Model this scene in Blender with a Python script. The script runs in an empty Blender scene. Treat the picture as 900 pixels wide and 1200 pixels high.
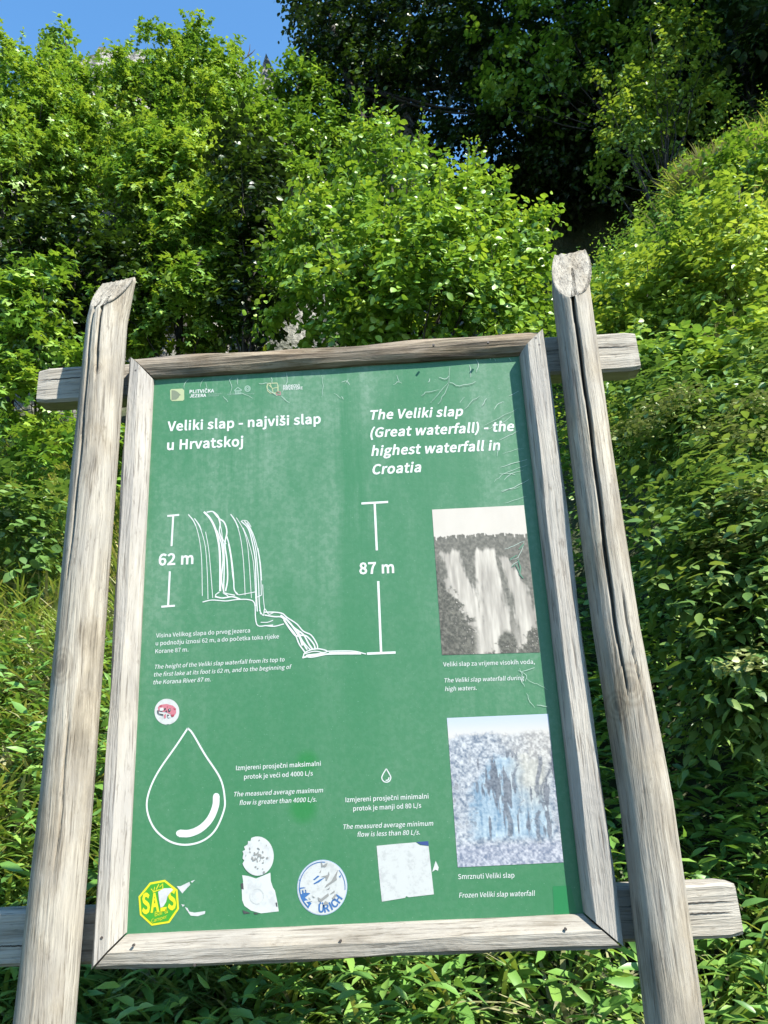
import bpy, math, random
import numpy as np
from mathutils import Vector, Matrix

SC = bpy.context.scene
COL = SC.collection
PI = math.pi
rng = np.random.default_rng(11)
random.seed(5)

# ------------------------------------------------------------------ camera
CAM = np.array([0.0, 0.0, 1.55])
RIGHT = np.array([0.997868, 0.044218, -0.047998])
DOWN = np.array([-0.059293, 0.307018, -0.949855])
FWD = np.array([-0.027264, 0.950676, 0.308985])
FPX = 901.0
cd = bpy.data.cameras.new('camera')
cam = bpy.data.objects.new('camera', cd)
COL.objects.link(cam)
cd.sensor_fit = 'VERTICAL'
cd.sensor_height = 24.0
cd.lens = FPX / 1200.0 * 24.0
cd.clip_start = 0.05
cd.clip_end = 2000
cam.matrix_world = Matrix(((RIGHT[0], -DOWN[0], -FWD[0], CAM[0]),
                           (RIGHT[1], -DOWN[1], -FWD[1], CAM[1]),
                           (RIGHT[2], -DOWN[2], -FWD[2], CAM[2]),
                           (0, 0, 0, 1)))
SC.camera = cam

# ------------------------------------------------------------------ sky, sun, exposure
SUN = Vector((1.15, -1.0, 1.5)).normalized()
world = bpy.data.worlds.new("World")
SC.world = world
world.use_nodes = True
wt = world.node_tree
wt.nodes.clear()
sky = wt.nodes.new('ShaderNodeTexSky')
sky.sky_type = 'NISHITA'
sky.sun_disc = False
sky.sun_elevation = math.asin(SUN.z)
sky.sun_rotation = math.atan2(SUN.x, SUN.y)
sky.altitude = 500
sky.air_density = 1.0
sky.dust_density = 0.0
sky.ozone_density = 4.0
bg = wt.nodes.new('ShaderNodeBackground')
bg.inputs['Strength'].default_value = 0.128
wo = wt.nodes.new('ShaderNodeOutputWorld')
hs = wt.nodes.new('ShaderNodeHueSaturation')     # the camera's vivid colour rendering of the sky
hs.inputs['Saturation'].default_value = 1.12
hs.inputs['Hue'].default_value = 0.492
wt.links.new(sky.outputs[0], hs.inputs['Color'])
wt.links.new(hs.outputs[0], bg.inputs['Color'])
wt.links.new(bg.outputs[0], wo.inputs['Surface'])
sd = bpy.data.lights.new('sun', 'SUN')
sd.energy = 4.9
sd.angle = math.radians(0.53)
sd.color = (1.0, 0.955, 0.87)
sun = bpy.data.objects.new('sun', sd)
COL.objects.link(sun)
sun.location = (6, -6, 12)
sun.rotation_euler = SUN.to_track_quat('Z', 'Y').to_euler()
SC.view_settings.view_transform = 'Standard'
SC.view_settings.look = 'None'
SC.view_settings.exposure = 1.6
SC.view_settings.gamma = 1.0
SC.view_settings.use_curve_mapping = False
SC.render.engine = 'CYCLES'
SC.cycles.max_bounces = 6
SC.cycles.diffuse_bounces = 3
SC.cycles.glossy_bounces = 2
SC.cycles.transmission_bounces = 3
SC.cycles.use_denoising = True


# ------------------------------------------------------------------ placing helpers
def ray(px, py):
    return RIGHT * ((px - 450) / FPX) + DOWN * ((py - 600) / FPX) + FWD


def G(px, py, y):
    d = ray(px, py)
    return CAM + d * (y / d[1])


def depth(p):
    return float(np.dot(np.asarray(p) - CAM, FWD))


def smooth(v, a, b):
    t = np.clip((np.asarray(v, float) - a) / (b - a), 0, 1)
    return t * t * (3 - 2 * t)


def wob(x, y, s, k=0.0):
    return (np.sin(x * s + k) * np.cos(y * s * 1.13 - k * 1.7) + 0.5 * np.sin(x * s * 2.3 + y * s * 1.9 + k * 2.1)
            + 0.25 * np.sin(x * s * 4.7 - y * s * 4.1 + k))


def height(x, y):
    x = np.asarray(x, float); y = np.asarray(y, float)
    yy = np.maximum(y - 2.1, 0)
    base = 0.25 * smooth(y, 1.5, 2.2) + 0.73 * np.minimum(yy, 11)
    base = base + smooth(y, 3.0, 7.5) * 0.80 * np.clip(x - 0.3, 0, 9)
    base = base + 0.5 * smooth(y, 2.2, 3.2) * smooth(x, 1.0, 2.0)
    # ravine behind the right hand spur
    base = base - 4.5 * smooth(y, 8.2, 10.6) * smooth(x, 0.2, 2.0)
    # limestone cliff
    cl = smooth(y + 0.7 * wob(x, y, 0.7) + 0.35 * wob(x, x, 1.9, 2), 12.2, 15.0)
    base = base + cl * (8.8 + 1.35 * smooth(-x, 0.8, 3.0) + 0.3 * wob(x, 0 * y, 0.55, 1.0))
    base = base + 0.25 * np.maximum(y - 16, 0)
    bump = 0.10 * wob(x, y, 1.1, 0.4) + 0.05 * wob(x, y, 2.9, 1.4)
    return base + bump * smooth(y, 1.8, 3.5) + 0.25 * cl * wob(x, y * 2, 2.2)


def hit(px, py, off=0.0):
    d = ray(px, py)
    t = 1.9
    while t < 30:
        p = CAM + d * t
        if p[2] < float(height(p[0], p[1])) + off:
            return p
        t += 0.03
    return CAM + d * 14


# ------------------------------------------------------------------ object helpers
def tag(o, label=None, cat=None, group=None, kind=None):
    if label: o['label'] = label
    if cat: o['category'] = cat
    if group: o['group'] = group
    if kind: o['kind'] = kind
    return o


def empty(name, loc):
    o = bpy.data.objects.new(name, None)
    o.empty_display_size = 0.2
    o.location = [float(v) for v in loc]
    COL.objects.link(o)
    return o


def link(name, me, mat, parent=None):
    o = bpy.data.objects.new(name, me)
    COL.objects.link(o)
    if mat is not None:
        me.materials.append(mat)
    if parent is not None:
        o.parent = parent
        # vertices are written in world coordinates: undo the parents' shift
        off = Vector((0, 0, 0))
        p = parent
        while p is not None:
            off += p.location
            p = p.parent
        o.location = -off
    return o


def mesh_np(name, V, F, val=None, smooth_shade=False, mat_idx=None):
    """V (n,3); F list of (m,k) int arrays or a single one"""
    me = bpy.data.meshes.new(name)
    if not isinstance(F, list):
        F = [F]
    V = np.asarray(V, np.float32)
    loops = np.concatenate([f.ravel() for f in F]).astype(np.int32)
    sizes = np.concatenate([np.full(len(f), f.shape[1], np.int32) for f in F])
    starts = np.concatenate([[0], np.cumsum(sizes)[:-1]]).astype(np.int32)
    me.vertices.add(len(V)); me.vertices.foreach_set('co', V.ravel())
    me.loops.add(len(loops)); me.loops.foreach_set('vertex_index', loops)
    me.polygons.add(len(sizes)); me.polygons.foreach_set('loop_start', starts)
    me.polygons.foreach_set('loop_total', sizes)
    if smooth_shade:
        me.polygons.foreach_set('use_smooth', np.ones(len(sizes), bool))
    me.update(calc_edges=True)
    if val is not None:
        at = me.attributes.new('v', 'FLOAT', 'POINT')
        at.data.foreach_set('value', np.asarray(val, np.float32))
    return me


class MB:
    def __init__(self):
        self.v = []; self.f = []

    def add(self, verts, faces):
        n = len(self.v)
        self.v += [tuple(float(c) for c in p) for p in verts]
        self.f += [tuple(i + n for i in f) for f in faces]

    def tube(self, pts, radii, k=7, cap=True):
        pts = [np.asarray(p, float) for p in pts]
        n = len(pts)
        vs = []
        ref = np.array([0.31, 0.87, 0.17])
        for i in range(n):
            t = pts[min(i + 1, n - 1)] - pts[max(i - 1, 0)]
            t = t / (np.linalg.norm(t) + 1e-9)
            a = np.cross(t, ref); a /= np.linalg.norm(a) + 1e-9
            b = np.cross(t, a)
            for j in range(k):
                an = 2 * PI * j / k
                vs.append(pts[i] + radii[i] * (math.cos(an) * a + math.sin(an) * b))
        fs = []
        for i in range(n - 1):
            for j in range(k):
                j2 = (j + 1) % k
                fs.append((i * k + j, i * k + j2, (i + 1) * k + j2, (i + 1) * k + j))
        if cap:
            fs.append(tuple(range(k))[::-1]); fs.append(tuple((n - 1) * k + j for j in range(k)))
        self.add(vs, fs)

    def mesh(self, name, smooth_shade=False):
        me = bpy.data.meshes.new(name)
        me.from_pydata(self.v, [], self.f)
        me.update()
        if smooth_shade:
            me.polygons.foreach_set('use_smooth', [True] * len(me.polygons))
        return me

    def build(self, name, mat, parent=None, smooth_shade=False):
        return link(name, self.mesh(name, smooth_shade), mat, parent)


# ------------------------------------------------------------------ materials
def newmat(name):
    m = bpy.data.materials.new(name)
    m.use_nodes = True
    nt = m.node_tree
    b = nt.nodes['Principled BSDF']
    return m, nt, b


def N(nt, kind, **kw):
    n = nt.nodes.new(kind)
    for k, v in kw.items():
        setattr(n, k, v)
    return n


def ramp(nt, src, stops):
    r = N(nt, 'ShaderNodeValToRGB')
    el = r.color_ramp.elements
    while len(el) < len(stops):
        el.new(0.5)
    for e, (p, c) in zip(el, stops):
        e.position = p
        e.color = (c[0], c[1], c[2], 1) if len(c) == 3 else c
    nt.links.new(src, r.inputs['Fac'])
    return r


def noise(nt, vec, scale, detail=4, rough=0.55):
    n = N(nt, 'ShaderNodeTexNoise')
    n.inputs['Scale'].default_value = scale
    n.inputs['Detail'].default_value = detail
    n.inputs['Roughness'].default_value = rough
    if vec is not None:
        nt.links.new(vec, n.inputs['Vector'])
    return n


def mapping(nt, scale, rot=(0, 0, 0), src='Object'):
    tc = N(nt, 'ShaderNodeTexCoord')
    mp = N(nt, 'ShaderNodeMapping')
    mp.inputs['Scale'].default_value = scale
    mp.inputs['Rotation'].default_value = rot
    nt.links.new(tc.outputs[src], mp.inputs['Vector'])
    return mp.outputs[0]


def mixcol(nt, fac, a, b, mode='MIX'):
    m = N(nt, 'ShaderNodeMix', data_type='RGBA', blend_type=mode)
    for sock, val in ((m.inputs['Factor'], fac), (m.inputs['A'], a), (m.inputs['B'], b)):
        pass
    fs = m.inputs[0]; As = m.inputs[6]; Bs = m.inputs[7]
    for s, val in ((fs, fac), (As, a), (Bs, b)):
        if isinstance(val, (int, float)):
            s.default_value = val
        elif isinstance(val, (tuple, list)):
            s.default_value = (*val, 1) if len(val) == 3 else val
        else:
            nt.links.new(val, s)
    return m.outputs[2]


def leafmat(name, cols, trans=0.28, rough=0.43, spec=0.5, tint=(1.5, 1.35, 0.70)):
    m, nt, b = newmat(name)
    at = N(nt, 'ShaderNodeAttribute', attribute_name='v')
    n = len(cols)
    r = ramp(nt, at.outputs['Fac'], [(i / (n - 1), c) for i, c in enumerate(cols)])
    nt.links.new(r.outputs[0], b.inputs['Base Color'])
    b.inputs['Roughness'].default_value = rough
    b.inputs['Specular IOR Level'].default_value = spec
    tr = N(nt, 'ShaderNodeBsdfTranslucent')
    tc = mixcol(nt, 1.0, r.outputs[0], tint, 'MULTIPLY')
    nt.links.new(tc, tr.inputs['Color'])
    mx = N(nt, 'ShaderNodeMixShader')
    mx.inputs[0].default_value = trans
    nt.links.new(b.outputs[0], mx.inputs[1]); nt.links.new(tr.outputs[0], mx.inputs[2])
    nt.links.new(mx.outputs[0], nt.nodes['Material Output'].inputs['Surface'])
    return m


def flatmat(name, col, rough=0.6, spec=0.4):
    m, nt, b = newmat(name)
    b.inputs['Base Color'].default_value = (*col, 1)
    b.inputs['Roughness'].default_value = rough
    b.inputs['Specular IOR Level'].default_value = spec
    return m


M = {}
M['maple_leaf'] = leafmat('maple_leaf', [(0.06962, 0.1531, 0.02247), (0.1314, 0.2553, 0.03144), (0.2321, 0.3427, 0.04493)])
M['hazel_leaf'] = leafmat('hazel_leaf', [(0.07736, 0.1604, 0.02247), (0.147, 0.2699, 0.03144), (0.2553, 0.372, 0.04942)], rough=0.42)
M['dark_leaf'] = leafmat('dark_leaf', [(0.009331, 0.02333, 0.004493), (0.01944, 0.0451, 0.00599), (0.04277, 0.08554, 0.008986)], trans=0.2)  # near-black leaf tones put the canopy's shade into the colour
M['yellow_leaf'] = leafmat('yellow_leaf', [(0.1314, 0.2187, 0.03144), (0.2089, 0.3135, 0.04493), (0.3094, 0.4012, 0.06738)])
M['herb_leaf'] = leafmat('herb_leaf', [(0.06281, 0.1474, 0.03172), (0.1166, 0.2376, 0.04532), (0.2154, 0.3358, 0.06798)], rough=0.42)
M['elder_leaf'] = leafmat('elder_leaf', [(0.05583, 0.1156, 0.0272), (0.09972, 0.1847, 0.04078), (0.1695, 0.2408, 0.05891)], rough=0.44, spec=0.5)
M['grass_blade'] = leafmat('grass_blade', [(0.1031, 0.1787, 0.03593), (0.1891, 0.2646, 0.04942), (0.3954, 0.336, 0.1573)], trans=0.3)
M['dry_grass'] = leafmat('dry_grass', [(0.16, 0.17, 0.07), (0.24, 0.235, 0.12), (0.32, 0.31, 0.18)], trans=0.12, tint=(1, 1, .8))
M['umbel'] = leafmat('umbel', [(0.136, 0.176, 0.04), (0.2, 0.232, 0.072), (0.272, 0.288, 0.128)], trans=0.15, tint=(1, 1, .8))
M['petal'] = flatmat('petal', (0.75, 0.55, 0.02))


def barkmat():
    m, nt, b = newmat('bark')
    v = mapping(nt, (6, 6, 1.2))
    n = noise(nt, v, 5, 6)
    r = ramp(nt, n.outputs['Fac'], [(0.3, (0.012, 0.010, 0.008)), (0.7, (0.05, 0.043, 0.034))])
    nt.links.new(r.outputs[0], b.inputs['Base Color'])
    b.inputs['Roughness'].default_value = 0.9
    bp = N(nt, 'ShaderNodeBump'); bp.inputs['Strength'].default_value = 0.6
    nt.links.new(n.outputs['Fac'], bp.inputs['Height']); nt.links.new(bp.outputs[0], b.inputs['Normal'])
    return m


M['bark'] = barkmat()


def groundmat():
    m, nt, b = newmat('hillside_soil')
    v = mapping(nt, (1, 1, 1))
    n1 = noise(nt, v, 1.3, 6)
    n2 = noise(nt, v, 14, 5)
    soil = ramp(nt, n1.outputs['Fac'], [(0.3, (0.020, 0.030, 0.010)), (0.55, (0.035, 0.045, 0.014)), (0.8, (0.06, 0.055, 0.03))])
    vor = N(nt, 'ShaderNodeTexVoronoi', feature='DISTANCE_TO_EDGE')
    vor.inputs['Scale'].default_value = 1.6
    warp = mixcol(nt, 0.25, v, n1.outputs['Color'])
    nt.links.new(warp, vor.inputs['Vector'])
    rk = ramp(nt, n2.outputs['Fac'], [(0.3, (0.07, 0.066, 0.058)), (0.5, (0.20, 0.19, 0.17)), (0.72, (0.34, 0.32, 0.28))])
    crk = ramp(nt, vor.outputs['Distance'], [(0.0, (0.25, 0.25, 0.25)), (0.06, (1, 1, 1))])
    rock = mixcol(nt, 0.8, rk.outputs[0], crk.outputs[0], 'MULTIPLY')
    at = N(nt, 'ShaderNodeAttribute', attribute_name='v')
    c = mixcol(nt, at.outputs['Fac'], soil.outputs[0], rock)
    nt.links.new(c, b.inputs['Base Color'])
    b.inputs['Roughness'].default_value = 0.95
    bp = N(nt, 'ShaderNodeBump'); bp.inputs['Strength'].default_value = 0.8; bp.inputs['Distance'].default_value = 0.15
    nt.links.new(n2.outputs['Fac'], bp.inputs['Height']); nt.links.new(bp.outputs[0], b.inputs['Normal'])
    return m


M['hillside'] = groundmat()


def woodmat(name, axis, light=(0.50, 0.44, 0.35), dark=(0.20, 0.165, 0.125), grey=(0.40, 0.38, 0.35), stain=0.55, knots=()):
    m, nt, b = newmat(name)
    ax = lambda c, l: {'x': (l, c, c), 'z': (c, c, l)}[axis]
    # grain bends slightly along the log
    wv = noise(nt, mapping(nt, ax(5, 1.6)), 1.0, 3)
    tc = N(nt, 'ShaderNodeTexCoord')
    vec = mixcol(nt, 0.035, tc.outputs['Object'], wv.outputs['Color'], 'ADD')

    def mp(c, l):
        q = N(nt, 'ShaderNodeMapping'); q.inputs['Scale'].default_value = ax(c, l)
        nt.links.new(vec, q.inputs['Vector'])
        return q.outputs[0]
    n1 = noise(nt, mp(30, 1.3), 2.2, 8, 0.68)
    n2 = noise(nt, mp(8, 2.6), 1.3, 6, 0.65)
    n3 = noise(nt, mp(85, 3.5), 2.2, 4, 0.65)
    n5 = noise(nt, mp(60, 22), 1.0, 4, 0.7)
    c1 = ramp(nt, n1.outputs['Fac'], [(0.32, dark), (0.46, tuple(0.55 * a + 0.45 * c for a, c in zip(light, dark))), (0.60, light)])
    c2 = ramp(nt, n2.outputs['Fac'], [(0.30, (0.30, 0.27, 0.23)), (0.43, (0.72, 0.67, 0.60)), (0.52, (1, 1, 1)), (0.66, (1.0, .985, .96)), (0.8, (0.94, 0.86, 0.74))])
    c = mixcol(nt, stain, c1.outputs[0], c2.outputs[0], 'MULTIPLY')
    n4 = noise(nt, mapping(nt, (1, 1, 1)), 5.0, 4)
    g = ramp(nt, n4.outputs['Fac'], [(0.42, (0, 0, 0)), (0.66, (0.5, 0.5, 0.5))])
    c = mixcol(nt, g.outputs[0], c, grey)
    f3 = ramp(nt, n3.outputs['Fac'], [(0.34, (0.30, 0.27, 0.24)), (0.46, (1, 1, 1))])
    c = mixcol(nt, 0.7, c, f3.outputs[0], 'MULTIPLY')
    f5 = ramp(nt, n5.outputs['Fac'], [(0.60, (1, 1, 1)), (0.72, (0.45, 0.41, 0.37))])
    c = mixcol(nt, 0.6, c, f5.outputs[0], 'MULTIPLY')
    for kx, kz, kr in knots:
        vm = N(nt, 'ShaderNodeMapping')
        vm.inputs['Location'].default_value = (-kx / kr, 0, -kz / kr * .7)
        vm.inputs['Scale'].default_value = (1 / kr, 0, .7 / kr)
        wq = mixcol(nt, 0.02, tc.outputs['Object'], wv.outputs['Color'], 'ADD')
        nt.links.new(wq, vm.inputs['Vector'])
        ln = N(nt, 'ShaderNodeVectorMath', operation='LENGTH')
        nt.links.new(vm.outputs[0], ln.inputs[0])
        kk = ramp(nt, ln.outputs['Value'], [(0.0, (.10, .085, .07)), (.22, (.25, .2, .16)), (.30, (.7, .65, .58)), (.42, (.45, .4, .35)), (.52, (.9, .87, .82)), (.66, (.6, .55, .5)), (.78, (1, 1, 1))])
        c = mixcol(nt, 0.55, c, kk.outputs[0], 'MULTIPLY')
    nt.links.new(c, b.inputs['Base Color'])
    b.inputs['Roughness'].default_value = 0.8
    b.inputs['Specular IOR Level'].default_value = 0.25
    ad = N(nt, 'ShaderNodeMath', operation='ADD')
    nt.links.new(n1.outputs['Fac'], ad.inputs[0]); nt.links.new(n3.outputs['Fac'], ad.inputs[1])
    bp = N(nt, 'ShaderNodeBump'); bp.inputs['Strength'].default_value = 0.8; bp.inputs['Distance'].default_value = 0.004
    nt.links.new(ad.outputs[0], bp.inputs['Height']); nt.links.new(bp.outputs[0], b.inputs['Normal'])
    return m


BY = 1.7403           # plane of the information board


def _knot(px, py, r):
    p = G(px, py, BY - .10)
    # object coordinates of the boards parts are world coordinates
    return (p[0], p[2], r)


M['post_wood'] = woodmat('post_wood', 'z', knots=[_knot(745, 797, .045), _knot(732, 822, .03), _knot(76, 775, .04), _knot(118, 425, .016)], light=(.325, .292, .235), dark=(.14, .122, .096), grey=(0.21, 0.1995, 0.182), stain=.75)
M['bar_wood'] = woodmat('bar_wood', 'x', light=(.27, .248, .21), dark=(.155, .138, .112), grey=(0.1928, 0.1829, 0.1662))
M['side_wood'] = woodmat('side_wood', 'z', light=(.315, .292, .255), dark=(.225, .205, .175), stain=0.3, grey=(0.2128, 0.1995, 0.1862))
M['top_wood'] = woodmat('top_wood', 'x', knots=[_knot(231, 426, .03), _knot(437, 414, .028), _knot(509, 408, .025)], light=(0.252, 0.203, 0.1435), dark=(0.063, 0.0476, 0.035), stain=0.95, grey=(0.175, 0.1575, 0.133))
M['rail_wood'] = woodmat('rail_wood', 'x', light=(.33, .30, .25), dark=(.19, .168, .135), stain=0.3, grey=(0.2128, 0.1995, 0.1795))
M['crack_dark'] = flatmat('crack_dark', (0.03, 0.025, 0.02), 0.9)
M['nail'] = flatmat('nail', (0.05, 0.04, 0.035), 0.5)


def panelmat():
    m, nt, b = newmat('panel_film')
    v = mapping(nt, (8, 1, 0.45))
    streak = noise(nt, v, 2.0, 8, 0.72)
    patchy = noise(nt, mapping(nt, (3.2, 1, 1.6)), 1.3, 4, 0.6)
    big = noise(nt, mapping(nt, (2.2, 1, 0.8)), 1.4, 3, 0.5)
    fine = noise(nt, mapping(nt, (1, 1, 1)), 90, 3, 0.6)
    base = (0.020, 0.108, 0.0415)
    pale = (0.120, 0.192, 0.132)
    sep = N(nt, 'ShaderNodeSeparateXYZ')
    tc = N(nt, 'ShaderNodeTexCoord')
    nt.links.new(tc.outputs['Object'], sep.inputs[0])
    # fading is strongest at the top of the film (weathered, some sheen painted in), world z 1.2 .. 2.5
    mr = N(nt, 'ShaderNodeMapRange'); mr.inputs['From Min'].default_value = 1.3; mr.inputs['From Max'].default_value = 2.45
    mr.inputs['To Min'].default_value = 0.05; mr.inputs['To Max'].default_value = 0.95
    nt.links.new(sep.outputs['Z'], mr.inputs['Value'])
    st0 = ramp(nt, streak.outputs['Fac'], [(0.38, (.05, .05, .05)), (0.60, (1, 1, 1))])
    pm = ramp(nt, patchy.outputs['Fac'], [(0.38, (.12, .12, .12)), (0.62, (1, 1, 1))])
    st = N(nt, 'ShaderNodeMath', operation='MULTIPLY')
    nt.links.new(st0.outputs[0], st.inputs[0]); nt.links.new(pm.outputs[0], st.inputs[1])
    f = N(nt, 'ShaderNodeMath', operation='MULTIPLY')
    nt.links.new(st.outputs[0], f.inputs[0]); nt.links.new(mr.outputs[0], f.inputs[1])
    bgm = ramp(nt, big.outputs['Fac'], [(0.35, (0.04, 0.04, 0.04)), (0.7, (0.26, 0.26, 0.26))])
    f2 = N(nt, 'ShaderNodeMath', operation='ADD'); f2.use_clamp = True
    nt.links.new(f.outputs[0], f2.inputs[0]); nt.links.new(bgm.outputs[0], f2.inputs[1])
    fn = ramp(nt, fine.outputs['Fac'], [(0.42, (0.55, 0.55, 0.55)), (0.62, (1, 1, 1))])
    f3 = N(nt, 'ShaderNodeMath', operation='MULTIPLY')
    nt.links.new(f2.outputs[0], f3.inputs[0]); nt.links.new(fn.outputs[0], f3.inputs[1])
    c = mixcol(nt, f3.outputs[0], base, pale)
    sp = ramp(nt, noise(nt, mapping(nt, (1, 1, 1)), 220, 2).outputs['Fac'], [(0.68, (0, 0, 0)), (0.74, (1, 1, 1))])
    f4 = N(nt, 'ShaderNodeMath', operation='MULTIPLY'); f4.inputs[1].default_value = 0.10
    nt.links.new(sp.outputs[0], f4.inputs[0])
    c = mixcol(nt, f4.outputs[0], c, (0.5, 0.6, 0.5))
    # two unfaded round spots
    for cx, cz, r in PANEL_SPOTS:
        vm = N(nt, 'ShaderNodeVectorMath', operation='DISTANCE')
        vm.inputs[1].default_value = (cx, BY, cz)
        nt.links.new(tc.outputs['Object'], vm.inputs[0])
        rr = ramp(nt, vm.outputs['Value'], [(r * 0.5, (0.75, 0.75, 0.75)), (r * 1.1, (0, 0, 0))])
        c = mixcol(nt, rr.outputs[0], c, (0.008, 0.115, 0.022))
    nt.links.new(c, b.inputs['Base Color'])
    b.inputs['Roughness'].default_value = 0.45
    b.inputs['Specular IOR Level'].default_value = 0.35
    bp = N(nt, 'ShaderNodeBump'); bp.inputs['Strength'].default_value = 0.12; bp.inputs['Distance'].default_value = 0.002
    nt.links.new(noise(nt, mapping(nt, (1, 1, 1)), 130, 3).outputs['Fac'], bp.inputs['Height'])
    nt.links.new(bp.outputs[0], b.inputs['Normal'])
    return m


def paintmat(name, rough=0.55):
    m, nt, b = newmat(name)
    at = N(nt, 'ShaderNodeAttribute', attribute_name='print')
    nt.links.new(mixcol(nt, 1.0, at.outputs['Color'], (.52, .51, .49), 'MULTIPLY'), b.inputs['Base Color'])
    b.inputs['Roughness'].default_value = rough
    b.inputs['Specular IOR Level'].default_value = 0.3
    return m


M['print'] = paintmat('photo_print')


def scuffed(name, col, col2, scale=60, lo=0.5, hi=0.62):
    m, nt, b = newmat(name)
    n = noise(nt, mapping(nt, (1, 1, 1)), scale, 5, 0.7)
    r = ramp(nt, n.outputs['Fac'], [(lo, col), (hi, col2)])
    nt.links.new(r.outputs[0], b.inputs['Base Color'])
    b.inputs['Roughness'].default_value = 0.6
    return m


M['white_ink'] = scuffed('white_ink', (0.3963, 0.4059, 0.3867), (0.3068, 0.3564, 0.3172), 140, 0.55, 0.72)
M['thin_ink'] = flatmat('thin_ink', (0.3068, 0.3468, 0.3124))
M['faint_ink'] = flatmat('faint_ink', (0.1686, 0.2573, 0.1981))
M['crack_edge'] = flatmat('crack_edge', (0.2573, 0.3268, 0.2724), 0.5)
M['crack_line'] = flatmat('crack_line', (0.05, 0.13, 0.08), 0.6)
M['paper'] = scuffed('paper', (0.3268, 0.3316, 0.3172), (0.2724, 0.2773, 0.2676), 50)
M['torn_paper'] = scuffed('torn_paper', (0.3468, 0.3516, 0.3371), (0.2972, 0.302, 0.2972), 40)
M['scraped_paper'] = scuffed('scraped_paper', (0.3068, 0.3124, 0.302), (0.1486, 0.1534, 0.1534), 70, 0.52, 0.68)
M['yellow_ink'] = flatmat('yellow_ink', (0.3963, 0.3667, 0.009632), 0.4)
M['leaf_green_ink'] = flatmat('leaf_green_ink', (0.02958, 0.1885, 0.01514), 0.4)
M['blue_ink'] = flatmat('blue_ink', (0.02477, 0.08394, 0.2078), 0.5)
M['pale_blue_ink'] = flatmat('pale_blue_ink', (0.2078, 0.2724, 0.3564), 0.5)
M['black_ink'] = flatmat('black_ink', (0.035, 0.035, 0.035), 0.6)
M['grey_ink'] = flatmat('grey_ink', (0.16, 0.16, 0.15), 0.6)
M['navy_ink'] = flatmat('navy_ink', (0.02, 0.04, 0.13), 0.5)
M['pink_ink'] = flatmat('pink_ink', (0.3068, 0.09907, 0.119), 0.5)
M['red_ink'] = flatmat('red_ink', (0.2229, 0.02958, 0.0399), 0.5)
M['cream_ink'] = flatmat('cream_ink', (0.2573, 0.2876, 0.1582), 0.5)
M['logo_brown'] = flatmat('logo_brown', (0.12, 0.14, 0.09), 0.5)
M['fresh_green'] = flatmat('fresh_green', (0.01152, 0.1166, 0.03744), 0.4)
M['panel_back'] = flatmat('panel_back', (0.12, 0.12, 0.11), 0.7)


# ------------------------------------------------------------------ terrain
def build_terrain():
    def axis(lo, hi, fine_lo, fine_hi, step, coarse):
        a = [fine_lo]
        while a[-1] < fine_hi: a.append(a[-1] + step)
        s = coarse
        while a[-1] < hi: a.append(a[-1] + s); s *= 1.25
        s = coarse
        while a[0] > lo: a.insert(0, a[0] - s); s *= 1.25
        return np.array(a)
    xs = axis(-400, 400, -14, 14, 0.16, 0.4)
    ys = axis(-400, 500, 1.0, 18, 0.12, 0.4)
    X, Y = np.meshgrid(xs, ys)
    Z = height(X, Y)
    nx, ny = len(xs), len(ys)
    V = np.stack([X, Y, Z], -1).reshape(-1, 3)
    i = np.arange(nx - 1); j = np.arange(ny - 1)
    I, J = np.meshgrid(i, j)
    a = (J * nx + I).ravel()
    F = np.stack([a, a + 1, a + nx + 1, a + nx], -1)
    gy, gx = np.gradient(Z, ys, xs)
    steep = np.sqrt(gx ** 2 + gy ** 2)
    rock = smooth(steep, 1.5, 2.4) * smooth(Y, 11.5, 12.5) * (1 - smooth(X, 1.0, 2.5))  # cliff in the right hand hollow keeps dark soil colour, standing in for shade
    me = mesh_np('hillside', V, F, rock.ravel(), True)
    o = link('hillside', me, M['hillside'])
    tag(o, kind='structure')


build_terrain()


# ------------------------------------------------------------------ leaves
def T_oval(w=0.34, fold=0.07, droop=0.12):
    rows = [(.16, .62), (.42, 1.0), (.72, .72)]
    v = [(0, 0, 0)]
    for y, k in rows:
        z = -droop * y * y
        v += [(-w * k, y, z + fold * k), (0, y, z), (w * k, y, z + fold * k)]
    v.append((0, 1, -droop))
    q = []
    for r in (1, 4):
        q += [[r, r + 1, r + 4, r + 3], [r + 1, r + 2, r + 5, r + 4]]
    return np.array(v, float), [np.array(q), np.array([[0, 2, 1], [0, 3, 2], [7, 8, 10], [8, 9, 10]])]


def T_lance(w=0.15, fold=0.04, droop=0.28):
    z = lambda y: -droop * y * y
    v = np.array([[0, 0, 0], [-w * .85, .28, z(.28) + fold], [0, .28, z(.28)], [w * .85, .28, z(.28) + fold],
                  [-w * .8, .62, z(.62) + fold], [0, .62, z(.62)], [w * .8, .62, z(.62) + fold], [0, 1, z(1)]], float)
    return v, [np.array([[1, 2, 5, 4], [2, 3, 6, 5]]), np.array([[0, 2, 1], [0, 3, 2], [4, 5, 7], [5, 6, 7]])]


def T_maple():
    pol = [(0, 0), (35, .50), (20, .62), (52, .80), (62, .55), (82, .68), (90, 1.0), (98, .68), (118, .55), (128, .80), (160, .62), (145, .50)]
    pts = [(0.0, 0.0, 0.0)]
    for a, r in pol[1:]:
        t = math.radians(a)
        pts.append((r * math.cos(t) * 0.95, r * math.sin(t), -0.22 * abs(r * math.cos(t)) ** 2 - 0.10 * r * r))
    v = np.array([(0, .40, 0.03)] + pts, float)
    n = len(pts)
    return v, [np.array([[0, 1 + i, 1 + (i + 1) % n] for i in range(n)])]


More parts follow.
